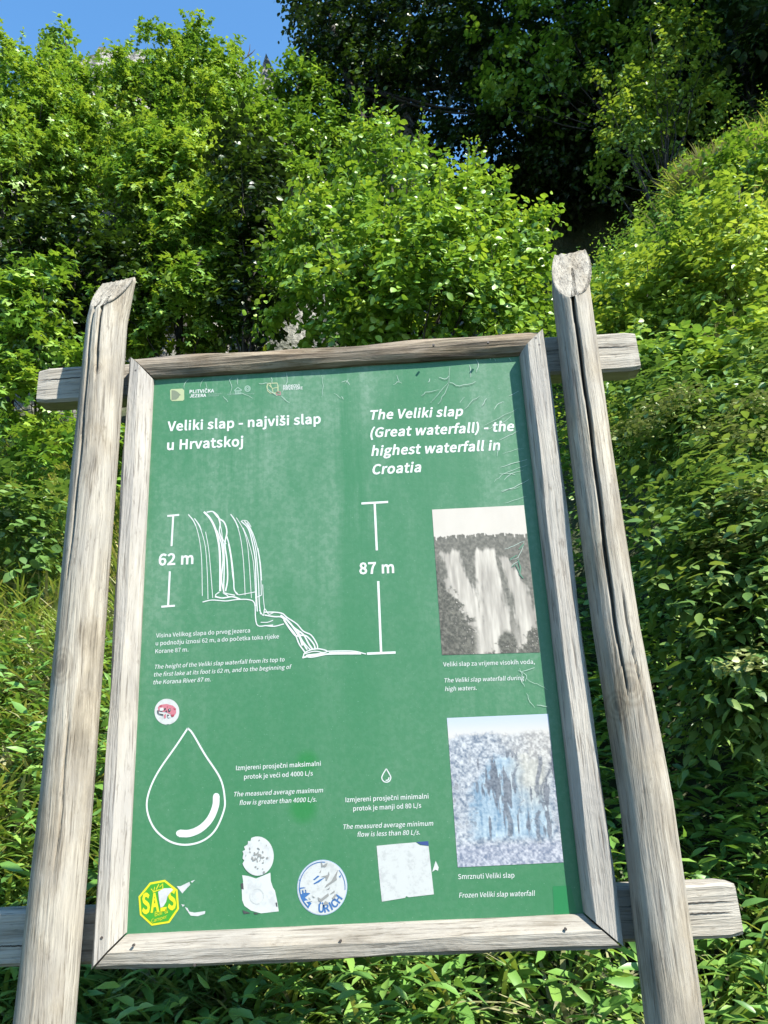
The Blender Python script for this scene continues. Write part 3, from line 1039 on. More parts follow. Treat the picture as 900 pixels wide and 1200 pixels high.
def frame_bar(i0, i1, o0, o1, mat, prof, seed, nails):
    r = random.Random(seed)
    i0, i1, o0, o1 = (np.array([p[0], 0, p[1]]) for p in (i0, i1, o0, o1))
    K = 48
    pr = PROF[prof]
    mb = MB(); vs = []
    ph = [r.uniform(0, 6) for _ in range(6)]
    for k in range(K + 1):
        s = 0.0022 + (1 - 0.0044) * k / K
        a = i0 * (1 - s) + i1 * s; b = o0 * (1 - s) + o1 * s
        for j, (u, d) in enumerate(pr):
            w = .0014 * math.sin(9 * s + ph[0] + j) + .001 * math.sin(23 * s + ph[1] + 2 * j)
            if prof == 'top': w *= 1.3
            q = a * (1 - u) + b * u
            dirv = (b - a) / np.linalg.norm(b - a)
            if 0 < j < len(pr) - 1:
                if u in (0.0,): q = q + dirv * max(0, w)
                else: q = q + dirv * w
            vs.append((q[0], BY - d - (w if 0 < j < len(pr) - 1 else 0), q[2]))
    n = len(pr)
    fs = []
    for k in range(K):
        for j in range(n - 1):
            fs.append((k * n + j, (k + 1) * n + j, (k + 1) * n + j + 1, k * n + j + 1))
        fs.append((k * n + n - 1, (k + 1) * n + n - 1, (k + 1) * n, k * n))
    fs.append(tuple(range(n))); fs.append(tuple(K * n + j for j in range(n))[::-1])
    mb.add(vs, fs)
    o = mb.build('frame_bar', mat, board)
    for (px, py) in nails:
        c = B(px, py, .0405)
        nb = MB()
        ring = [(c[0] +   .0027 * math.cos(t), c[1], c[2] + .0027 * math.sin(t)) for t in np.linspace(0, 2 * PI, 11)[:-1]]
        back = [(p[0], p[1] + .006, p[2]) for p in ring]
        nb.add(ring + back, [tuple(range(10))] + [(i, i + 10, (i + 1) % 10 + 10, (i + 1) % 10) for i in range(10)])
        nb.build('nail', M['nail'], o)
    return o


fb = {}
fb['top'] = frame_bar((PX0, PZ1), (PX1, PZ1), (OX0, OZ1), (OX1, OZ1), M['top_wood'], 'top', 1, [(508, 404), (572, 401), (628, 396)])
fb['bottom'] = frame_bar((PX0, PZ0), (PX1, PZ0), (OX0, OZ0), (OX1, OZ0), M['bar_wood'], 'std', 2, [(156, 1108), (228, 1131), (399, 1103), (663, 1089)])
fb['left'] = frame_bar((PX0, PZ0), (PX0, PZ1), (OX0, OZ0), (OX0, OZ1), M['side_wood'], 'std', 3, [(159, 434), (119, 1099)])
fb['right'] = frame_bar((PX1, PZ0), (PX1, PZ1), (OX1, OZ0), (OX1, OZ1), M['side_wood'], 'right', 4, [(632, 404)])
fb['top']['label'] = 'rounded brown stained top bar of the frame'

# --- crossbars behind frame and posts
RF = BY + 0.013       # front face of the crossbars


def crossbar(pl_top, pl_bot, pr_top, pr_bot, seed):
    r = random.Random(seed)
    A = G(*pl_top, RF); Bq = G(*pl_bot, RF); Cq = G(*pr_top, RF); D = G(*pr_bot, RF)
    th = .062; rd = .007
    K = 60
    mb = MB(); vs = []
    for k in range(K + 1):
        s = k / K
        t_ = A * (1 - s) + Cq * s; b_ = Bq * (1 - s) + D * s
        w = .0012 * math.sin(11 * s + seed) + .0008 * math.sin(31 * s)
        zt, zb = t_[2] + w, b_[2] + w * .7
        xt, xb = t_[0], b_[0]
        sh = 0
        if k in (0, K): sh = .005
        sec = [(xb, RF + rd, zb + sh), (xb, RF + sh * .4, zb + rd + sh), (xt, RF + sh * .4, zt - rd - sh), (xt, RF + rd, zt - sh), (xt, RF + th - rd, zt - sh), (xt, RF + th, zt - rd),
               (xb, RF + th, zb + rd), (xb, RF + th - rd, zb + sh)]
        vs += sec
    n = 8; fs = []
    for k in range(K):
        for j in range(n):
            j2 = (j + 1) % n
            fs.append((k * n + j, (k + 1) * n + j, (k + 1) * n + j2, k * n + j2))
    fs.append(tuple(range(n))); fs.append(tuple(K * n + j for j in range(n))[::-1])
    mb.add(vs, fs)
    o = mb.build('crossbar', M['rail_wood'], board)
    return o, A, Bq, Cq, D


cb1, *c1 = crossbar((45.5, 432), (41.5, 472), (744, 387), (752, 432), 1)
cb2, *c2 = crossbar((-30, 1070), (-34, 1136), (861, 1033), (873, 1099), 2)


def seam(parent, c, f, s0, s1, seed):
    r = random.Random(seed)
    mb = MB(); vs = []; K = 30
    for k in range(K + 1):
        s = s0 + (s1 - s0) * k / K
        t_ = c[0] * (1 - s) + c[2] * s; b_ = c[1] * (1 - s) + c[3] * s
        q = t_ * (1 - f) + b_ * f
        z = q[2] + .0012 * math.sin(20 * s + seed) + r.uniform(-.0006, .0006)
        w = .0013 * (1 - abs(2 * k / K - 1) ** 3 * .8)
        vs += [(q[0], RF - .0012, z - w), (q[0], RF - .0012, z + w)]
    mb.add(vs, [(2 * k, 2 * k + 2, 2 * k + 3, 2 * k + 1) for k in range(K)])
    mb.build('split', M['crack_dark'], parent)


seam(cb1, c1, .40, .86, .998, 3); seam(cb1, c1, .42, .80, .86, 4); seam(cb1, c1, .34, .003, .09, 5)
seam(cb2, c2, .35, .86, .997, 6); seam(cb2, c2, .55, .90, .99, 7); seam(cb2, c2, .62, .03, .08, 8)

# --- log posts
PYC = RF - .058


def log_post(axis_px, widths, cut_n, cut_px, crack, seed, flat_px):
    """axis_px: list of (px,py,width_px) along the post from top to bottom"""
    r = random.Random(seed)
    pts = np.array([G(px, py, PYC) for px, py, w in axis_px])
    rad = np.array([w * depth(p) / FPX / 2 for p, (px, py, w) in zip(pts, axis_px)])
    z = pts[:, 2]
    order = np.argsort(z)
    zf, xf, rf = z[order], pts[order, 0], rad[order]
    # straight run below the lowest measured point into the ground
    sl = (xf[1] - xf[0]) / (zf[1] - zf[0])
    z_g = float(height(xf[0], PYC)) - .25
    zf = np.concatenate([[z_g], zf]); xf = np.concatenate([[xf[0] + sl * (z_g - zf[1])], xf]); rf = np.concatenate([[rf[0] * 1.04], rf])
    ztop = G(*flat_px, PYC)[2]
    K, S = 200, 128
    cp = G(*cut_px, PYC - rf[-1] * .9)     # a point of the slanting saw cut
    cn = np.array(cut_n, float); cn /= np.linalg.norm(cn)
    ph = [r.uniform(0, 6.28) for _ in range(8)]
    V = []
    zmax = ztop
    for k in range(K + 1):
        zz = z_g + (zmax - z_g) * (k / K)
        x0 = np.interp(zz, zf, xf); r0 = np.interp(zz, zf, rf)
        for j in range(S):
            th = 2 * PI * j / S
            rr = r0 * (1 + .012 * math.sin(3 * th + ph[0] + zz * 1.5) + .010 * math.sin(2 * th + ph[1] - zz * 2.2) + .006 * math.sin(7 * th + zz * 3 + ph[2])
                       + .012 * math.sin(zz * 7 + ph[3]) * math.sin(th + ph[4]))
            for (zc0, zc1, th0, th1, w, dp) in crack:
                if zc0 <= zz <= zc1:
                    f = (zz - zc0) / (zc1 - zc0)
                    tc_ = th0 + (th1 - th0) * f + .05 * math.sin(zz * 9 + w * 90) + .02 * math.sin(zz * 31)
                    taper = min(1, 5 * f, 7 * (1 - f) + (1 if zc1 > zmax else 0))
                    dth = (th - tc_ + PI) % (2 * PI) - PI
                    hw = w * taper / r0
                    if abs(dth) < hw:
                        rr -= dp * taper * (1 - (abs(dth) / hw) ** 2)
            V.append([x0 + rr * math.cos(th), PYC + rr * math.sin(th), zz])
    V = np.array(V)
    # saw cut: everything above the slanting plane comes down onto it
    zc = cp[2] - (cn[0] * (V[:, 0] - cp[0]) + cn[1] * (V[:, 1] - cp[1])) / cn[2]
    V[:, 2] = np.minimum(V[:, 2], zc)
    F = []
    a = np.arange(S); b = (a + 1) % S
    for k in range(K):
        F.append(np.stack([k * S + a, k * S + b, (k + 1) * S + b, (k + 1) * S + a], -1))
    F = np.concatenate(F)
    # end grain: concentric rings on the cut
    x0 = np.interp(zmax, zf, xf)
    rim = V[K * S:(K + 1) * S].copy()
    cen = np.array([x0, PYC, 0]);
    rings = []
    for f in (.75, .5, .25):
        q = cen + (rim - cen) * f
        q[:, 2] = np.minimum(zmax, cp[2] - (cn[0] * (q[:, 0] - cp[0]) + cn[1] * (q[:, 1] - cp[1])) / cn[2])
        rings.append(q)
    cc = cen.copy()[None]
    cc[:, 2] = np.minimum(zmax, cp[2] - (cn[0] * (cc[:, 0] - cp[0]) + cn[1] * (cc[:, 1] - cp[1])) / cn[2])
    V = np.concatenate([V] + rings + [cc])
    Fr = []
    lev = [K * S, (K + 1) * S, (K + 2) * S, (K + 3) * S]
    for l0, l1 in zip(lev[:-1], lev[1:]):
        Fr.append(np.stack([l0 + a, l0 + b, l1 + b, l1 + a], -1))
    ct = (K + 4) * S
    tri = np.stack([lev[3] + a, lev[3] + b, np.full(S, ct)], -1)
    me = mesh_np('post', V, [F] + Fr + [tri])
    sm = np.zeros(len(me.polygons), bool); sm[:len(F)] = True
    me.polygons.foreach_set('use_smooth', sm)
    return link('post', me, M['post_wood'], board)


# angles: -pi/2 faces the viewer, -pi is left, 0 is right
log_post([(137, 325, 42), (125, 380, 45), (109.5, 560, 51), (95, 740, 55), (78, 940, 60), (53, 1200, 69)], None, (-.17, -.86, .46), (107, 360), [
    (1.95, 2.78, -1.92, -1.95, .0036, .03), (2.45, 2.85, -1.42, -1.55, .004, .02), (1.35, 1.7, -1.35, -1.4, .0028, .008)], 7, (137, 326))
log_post([(667.5, 288, 42), (669.5, 342, 43.5), (693, 530, 48), (722, 735, 53), (757, 940, 60), (790, 1200, 67)], None, (-.18, -.95, .40), (669, 345), [
    (1.58, 3.1, -1.84, -1.66, .0044, .045), (.9, 1.5, -.75, -.65, .003, .02), (1.55, 1.9, -1.2, -1.3, .003, .012)], 8, (667.5, 288))


# ------------------------------------------------------------------ printing on the panel
def poly(name, pts_px, mat, parent, lift):
    mb = MB()
    mb.add([B(x, y, lift) for x, y in pts_px], [tuple(range(len(pts_px)))])
    me = mb.mesh(name)
    o = link(name, me, mat, parent)
    return o


def stroke(mb, pts_px, w, lift, taper=False):
    """ribbon of width w (photo pixels at the board's distance)"""
    P = np.array([B(x, y, lift) for x, y in pts_px])
    n = len(P)
    hw = w * 1.83 / FPX / 2
    vs = []
    for i in range(n):
        t = P[min(i + 1, n - 1)] - P[max(i - 1, 0)]
        t /= np.linalg.norm(t) + 1e-9
        nr = np.array([-t[2], 0, t[0]])
        k = hw
        if taper: k = hw * (0.35 + 0.65 * math.sin(PI * (i + .5) / n))
        vs += [P[i] - nr * k, P[i] + nr * k]
    mb.add(vs, [(2 * i, 2 * i + 2, 2 * i + 3, 2 * i + 1) for i in range(n - 1)])


def strokes(name, lines, mat, parent, w=1.5, lift=.0012, taper=False):
    mb = MB()
    for k, l in enumerate(lines):
        ww = w
        if isinstance(l, tuple) and isinstance(l[0], (int, float)): ww, l = l
        stroke(mb, l, ww, lift + .00003 * k, taper)
    return mb.build(name, mat, parent)


def curve(pts, k=6):
    """Catmull-Rom through pixel points"""
    P = [np.array(p, float) for p in pts]
    P = [2 * P[0] - P[1]] + P + [2 * P[-1] - P[-2]]
    out = []
    for i in range(1, len(P) - 2):
        for t in np.linspace(0, 1, k, endpoint=False):
            a, b, c, d = P[i - 1], P[i], P[i + 1], P[i + 2]
            out.append(.5 * ((2 * b) + (-a + c) * t + (2 * a - 5 * b + 4 * c - d) * t * t + (-a + 3 * b - 3 * c + d) * t ** 3))
    out.append(P[-2])
    return [(float(p[0]), float(p[1])) for p in out]


GLYPHS = """&+3)R(K)|(S*C(j*b(V+$(K+-(g*V)%*r)Q+**(*f*(*V)X*A)6)x)W)Y*$*(*F*:*r*-+<)a+J)6+9)%*h)**J)6*+(m)f(^):(s(`!*.({)p(l)V(f)1(s(});),)V)C)n)c)E!)M*:)A*h)I+))b+4)t++)z*q)m*R ()n)K&e)_&n)E(I)7)))2)e)7*F)E+%)_+Z)K+d)/+-(w*L(q)e(w(})/(A ))n(t&e)5(A)G(})M)e)G*L)5+-(t+d(`+Z(y+%).*F)3)e).))(y(I(`&n ,)X(k&g)7(*)D(W)=(s))(}(r(w(k(g(r(U))(O)-(P(}(4(d&z -)q(a)M)b)M)b)f(a)f .)X)((K)8(R)?(e)8(v)((}(q(v(k(e(q(R /*&(T&k(l&k)|+[)e+[ 0*a)X(K**(Z*E).*O)y*E*j**+<)X+J).+<(l*j(c)y(l).).(Z!)X(f)5)%)&)y)5*r)X+1)}*r*0)y)})% 2*a(`(P*O(P*O(m)b(m)7(j)m)H*6*#*C*X*.+6)Q+J)%+@(_+$(r*m)0+()M+0)q*|)}*W)p*()I)J(`(d 4*a)o(P*3(P*3)>*U)>*U)W*3)W*3+F)j+F(W)S(W)>)o)>!)o)W(y)W)Z*V)o*})q*})o*M 6*a)a(K*;(c*Q)F*>*))d*=)D*5)))y)3*^)J+%)l+0*(++*;*v*M+0*3+C)j+J);+=(r*j(e)s(p)+)4(Z!)))_)D)x)_*%*&)p*3)F*%(v)a(f):({ 7*a)<(P)_(P)g)P)}*B*P+2*P+F(b+F(b+**,+*)^*>)F)N 8*a)Y(K*:(`*P)5*C)`*$)y*$){*<*:*G*`*4+7)Z+J)(+8(m*b(x*?)6*%)6*$(p)c(a)7(x(`!)l*))B*>)0*b)<+%)Y+2)z+$*,*^*$*B!)Y(d)3(r(}):)-)[)G)u)w)]*2)6*#(p A*t(Q(P(s(P)2)E*7)E*O(P*r(P)t+F)O+F!):)`)F*.)a++)b++)|*.*/)` B++(t(P)m(P*F(X*i(r*u)B*g)m*@*&*@*(*]*=*g*a*M+7)g+F(t+F!);*2);+,)c+,*7*}*F*]*7*=)b*2!);(k);)s)h)s*B)g*T)C*B(w)h(k C+#)|(K*N(U*r(q*`),*D(q)}(i)R(v)6)@)-)y)7*W)S*{*#+.*B+&*Y*p*k++*M+A*#+J)C+:(t*g(e)x(t)0)B([ E*m(t(P*Y(P*Y(m);(m);)q*C)q*C*3);*3);+**U+**U+F(t+F F*`(t(P);(P);)k*D)k*D*-);*-);+**U+**U+F(t+F G+6*%(K*T(T*v(j*v)}){)}){)b*X)b*X(x*C(m*)(i)T(v)7)@)-)y)7*W)U*{*)+.*I+&*a*p*s++*U+@*(+J)D+:(u*g(e)x(t)0)C([ H+D(t(P);(P);)q*Y)q*Y(P*{(P*{+F*Y+F*Y*3);*3);+F(t+F I)_(t(P);(P);+F(t+F J*Y)J(K*&(d*8)B*8+F)q+F)q)E)g(v)G(i).(p(t),(](u(z(V K+&(t(P);(P);)H)h*#*[(P+%(P)|*=*t+F*N+F);)x);)x);+F(t+F L*](t(P*R(P*R(m);(m);+F(t+F O+I)z(K*Y(]+%)1+4)y+%*g*Y+:)z+J)@+:(s*g(e)y(s)1)@(]!)z(i)Q(v)6)@)-)y)6*W)Q*{)z+.*H*{*d*W*m)y*d)@*H(v P*}(t(P);(P);)^)f)^*>)g*_*&*k*S*_+&*=+?)e+F(t+F!);)y);++)`++*9*{*J*S*:*+)b)y R*});*$);++)g++*;*{*K*W*;*1)g*$!*N(P*t(P*1)h*[*&*l*W*R+6)l+F(t+F(t(P);(P);)e)j)e S*p)b(K*H(b*a);*P)h*+*&)`*7)B*F)5*c)B+#)f+.*,+&*F*p*W++*6+A)f+J)++7(n*`)$*4)H)w)n)g*2)U*?)8*0(t)c(i);(r(u)/(b(r)/(V T*q)P(P)q(P)q+**f+**f+F([+F([+*)P+* V*h)I(P)p(P*h+F*F+F)w)n)^(r)](r)C)n(s+F(P+F Z*r(c(P*b(P*b(m)0(m*`+2*`+F(o+F(o+**7+*(c(e a*d)C(K)e(S*)(h**(h*-(P*G(P*G)m*8*L)_*b)4*Y(n*H(z*2):*@)Y*F)y*8*&)p)>)c(r)K(f)((u(Z!)L(f)4(m)*)*)=)I*&)Z*&)$)g(m b*w)l(K*;(X*Y({*f)Y*]*3*B*U)s*b)S*Y)6*F)7*i)7+](q+](q(P)1(P)4(e)5(e)P(R!)g(g)P(l)7({)7*,)Q*?)k*F*8*3*C)Y*4({ c*Q)c(K**(R*G(d*9(z*#(m)f(g):({)*)V);*2)g*F){*B*3*6*C*K*,*Z)f*b)7*U(p*3(c)V(o(z)5(W d*x)X(K)y(S*9(g*:(g*=(P*W(P*W+]*7+]*7*m*8*K)z*[)]*b)3*U(o*2(d)V(m(z).(W!)`(g)8({)*)V);*2)b*F)z*A*7*2*7)&)y(n e*a)e(K*.(Q*J(`*>(u*((j)i(f);(x)))O*P)O*Q)b*>*I)_*b)5*U(p*2(c)V(p(z)6(W!)()f);*8)`*G*)*8*5)f f)j(]*B(v*B(v(P)<(P)<*B)f*B)f*])<*])<*{)C+=)W+G)n+A)u+Z)T+a)*+O(v*|(v*](]*Z g*d)W&Q*D&f*`(:*N(^)v(h)P(h)6(n)/(})2)0);):)W)3*/)E*D)v*?*3*4*D*[*D*[*])s*])W*b)$*O(j)w(r)X)))C)))B(t)3(n(x(s(e)$(X)$(V(j(C(c(+(y&`!)W)I);)U)/)w);*>)W*J)u*>*&)w)u)U!)]&i)3&r)$(0))(@)8(P)Q(M)s(M*5(H*?(5*/&t h*t(q(P)7(P)7*()Q*>)l*E*.*9*6)l*6(P*V(P*V)p*H*N)v*b)R*X)6*A)7*i)7+](q+] i)W(q(P)7(P)7*](q*]!)&+*)7+0)=+@)7+O)&+T(r+O(l+@(r+0 j)W(]&T),&f)7(:)7*](r*](r(:(m&y(Y&o(G&r(A&Y!)&+*)7+0)=+@)7+O)&+T(r+O(l+@(r+0 k*`(q(P)7(P)7)))Z)S*9(P*](P)n)i*S*]*0*])8)Q)7)Q)7+](q+] l)Z)9(K)K(N)G(h)@(g):(j)7(u)7+](q+](q(w(y(W m,0(q(P)7(P)7*()P*>)h*E*)*9*1)l*1(P*Q(P*Q*(*k*>+(*E+C*9+L)l+L(P+l(P+l)p+^*N+2*b*k*W*L*=*:*W)q*b)Q*X)5*@)5*@)1*](q*] n*u(q(P)7(P)7*()Q*>)l*E*.*9*6)l*6(P*V(P*V)p*H*N)v*b)R*X)5*@)5*@)1*](q*] o*s)b(K*4(W*T(z*a)V*T*3*4*U)b*b)6*U(p*3(c)V(p(z)6(W!)b(g)9({)*)V)9*2)b*F*0*2*?)V*0({ p*x(q&Y)7&Y)7(@)6(c)Q(Q)l(K*;(X*Y({*f)Y*]*3*B*U)s*b)R*Y)5*F)5*F)1*](q*]!)g(g)P(l)7({)7*,)R*?)k*F*8*3*C)Y*4({ r*%(q(P)7(P)7)r)N*:)h*D){*A*&*^)l*b)M*V)5*9)5*9)1*](q*] s*B)I(K)}(]*5)+)|)Q)T)f)8)r)+*-)4*@)O*H)g*C){*7*0*K)p*[)N*b(x*Q(g*+(x)a)D)M)c)?)p)))g(n)J(e),(l(l(|([(g(|(S t)|)S(K)w(R)q(l)Z(f)C(p)=)1)=*B)q*B)q*])=*])=+9(|+9(y*](Y*Z(Y*B(w*B(w)2))(^ u*t)O(K)r(U*5(o*6(o*8(P*S(P*S*]*3*]*3).)t(p)X(h)=(t)5)A)5*](n*](n)=(}(_ v*T)@(P)g(P*P*]*0*])f)I)T(k)R(k)A)I(w*](U*] w+_)5(P)Z(P)v)^*)*;*+*;*8)_*S(P*{(P+U*]+6*]*t)G*i(l*g(l*Y)G*;*])v*])W)G)J(l)I(l)=)G({*](Y*] x*L(U(P(x(P)7(})K)E)L)E)b(}*#(P*G(P)b)W*B*]){*])c*2)R)m)P)m)=*2)#*](Z*]);)Z z*D(](P*:(P*:(k),(k*7*K*7*](h*](h*B)h*B(](b Ü+A)v(K*K(V*m(z*y)b*y+F*Y+F*Y)a*H(z)v(i)K(z):)a):+F(s+F(s)b)%(z)F(V!)M+^)[+c)a+q)[,$)M,*)?,$):+q)?+c!*D+^*R+c*W+q*R,$*D,**6,$*1+q*6+c ć,J(t(%,&(%,&+z(t+z!*M*1)7+i+d+i!*X)}+p+Y+p(F!)7(7*M)o+d(7!),+Y*B)}),(F Č,J(t(%,&(%,&+z(t+z!*M*1)7+i+d+i!*X)}+p+Y+p(F!)7(7*M)o+d(7!),+Y*B)}),(F č,J(t(%,&(%,&+z(t+z!*M*1)7+i+d+i!*X)}+p+Y+p(F!)7(7*M)o+d(7!),+Y*B)}),(F š,J(t(%,&(%,&+z(t+z!*M*1)7+i+d+i!*X)}+p+Y+p(F!)7(7*M)o+d(7!),+Y*B)}),(F ž,J(t(%,&(%,&+z(t+z!*M*1)7+i+d+i!*X)}+p+Y+p(F!)7(7*M)o+d(7!),+Y*B)}),(F"""
ALPHA = [chr(c) for c in range(35, 126) if c not in (92, 34, 39)]
ANUM = {c: i for i, c in enumerate(ALPHA)}
FONT = {}


def load_glyphs():
    """letter outlines: advance, then closed loops of points"""
    dec = lambda t: ANUM[t[0]] * len(ALPHA) + ANUM[t[1]] - 400
    for rec in GLYPHS.split(' '):
        ch, body = rec[0], rec[1:]
        adv = dec(body[:2])
        loops = []
        for l in body[2:].split('!'):
            q = [dec(l[k:k + 2]) for k in range(0, len(l), 2)]
            loops.append([(q[k], q[k + 1]) for k in range(0, len(q), 2)])
        FONT[ch] = (adv, loops)
    FONT[' '] = (78, [])
    for ch, b, kind in (('č', 'c', 'v'), ('ć', 'c', 'a'), ('š', 's', 'v'), ('ž', 'z', 'v'), ('Č', 'C', 'v')):
        adv, loops = FONT[b]
        loops = [list(l) for l in loops]
        xs = [p[0] for l in loops for p in l]; ys = [p[1] for l in loops for p in l]
        cx, y0 = (min(xs) + max(xs)) / 2 + 2, max(ys) + 18
        if kind == 'v':
            m = [(-48, 56), (-24, 56), (0, 26), (24, 56), (48, 56), (15, 0), (-15, 0)]
        else:
            m = [(-14, 0), (14, 60), (46, 60), (6, 0)]
        m = [(cx + x, y0 + y) for x, y in m]
        # same winding as the main outline
        ar = lambda L: sum(L[k][0] * L[(k + 1) % len(L)][1] - L[(k + 1) % len(L)][0] * L[k][1] for k in range(len(L)))
        if ar(m) * ar(max(loops, key=lambda L: abs(ar(L)))) < 0: m = m[::-1]
        FONT[ch] = (adv, loops + [m])


load_glyphs()


def text_mesh(body, bold=0.0, italic=False):
    """filled lettering; bold is the growth of the outline in thousandths"""
    from mathutils.geometry import tessellate_polygon
    V = []; F = []; x = 0
    area = lambda L: sum(L[k][0] * L[(k + 1) % len(L)][1] - L[(k + 1) % len(L)][0] * L[k][1] for k in range(len(L)))
    for ch in body:
        adv, loops = FONT[ch]
        if loops:
            sg = 1 if area(max(loops, key=lambda L: abs(area(L)))) > 0 else -1
            out = []
            for L in loops:
                n = len(L); o = []
                for k in range(n):
                    a, b, c = (np.array(L[(k + d) % n], float) for d in (-1, 0, 1))
                    e1, e2 = b - a, c - b
                    e1 /= np.linalg.norm(e1) + 1e-9; e2 /= np.linalg.norm(e2) + 1e-9
                    n1 = np.array([e1[1], -e1[0]]) * sg; n2 = np.array([e2[1], -e2[0]]) * sg
                    m = n1 + n2; ln = np.linalg.norm(m)
                    m = m / ln / max(.6, ln / 2) if ln > .3 else n1
                    q = b + m * bold
                    o.append(Vector((q[0] + x + (.19 * q[1] if italic else 0), q[1], 0)))
                out.append(o)
            solid = [o for o, L in zip(out, loops) if area(L) * sg > 0]
            holes = [o for o, L in zip(out, loops) if area(L) * sg <= 0]
            groups = [[o] for o in solid]
            for h in holes:
                fit = [g for g in groups if min(p.x for p in g[0]) <= h[0].x <= max(p.x for p in g[0]) and min(p.y for p in g[0]) <= h[0].y <= max(p.y for p in g[0])]
                (fit or groups)[0].append(h)
            for g in groups:
                base = len(V)
                V += [tuple(p) for o in g for p in o]
                F += [tuple(base + i for i in t) for t in tessellate_polygon(g)]
        x += adv + bold * 1.1
    V = np.array(V) / 270.0
    # faces look towards the viewer
    G2 = []
    for t in F:
        a, b, c = V[t[0]], V[t[1]], V[t[2]]
        G2.append(t if (b[0] - a[0]) * (c[1] - a[1]) - (b[1] - a[1]) * (c[0] - a[0]) > 0 else t[::-1])
    return V, G2


def text_lines(name, lines, parent, mat='white_ink', bold=0.0, italic=False, lift=.0011, vs=1.0):
    """lines: (words, x0,y0 baseline start, x1,y1 baseline end)"""
    mb = MB()
    for body, x0, y0, x1, y1 in lines:
        V, F = text_mesh(body, bold, italic)
        a = B(x0, y0, lift); b = B(x1, y1, lift)
        u = b - a; Lw = np.linalg.norm(u); u /= Lw
        wv = np.array([-u[2], 0, u[0]])
        xlo, xhi = V[:, 0].min(), V[:, 0].max()
        s = Lw / (xhi - xlo)
        mb.add([a + u * (v[0] - xlo) * s + wv * v[1] * s * vs for v in V], F)
    return mb.build(name, M[mat], parent)


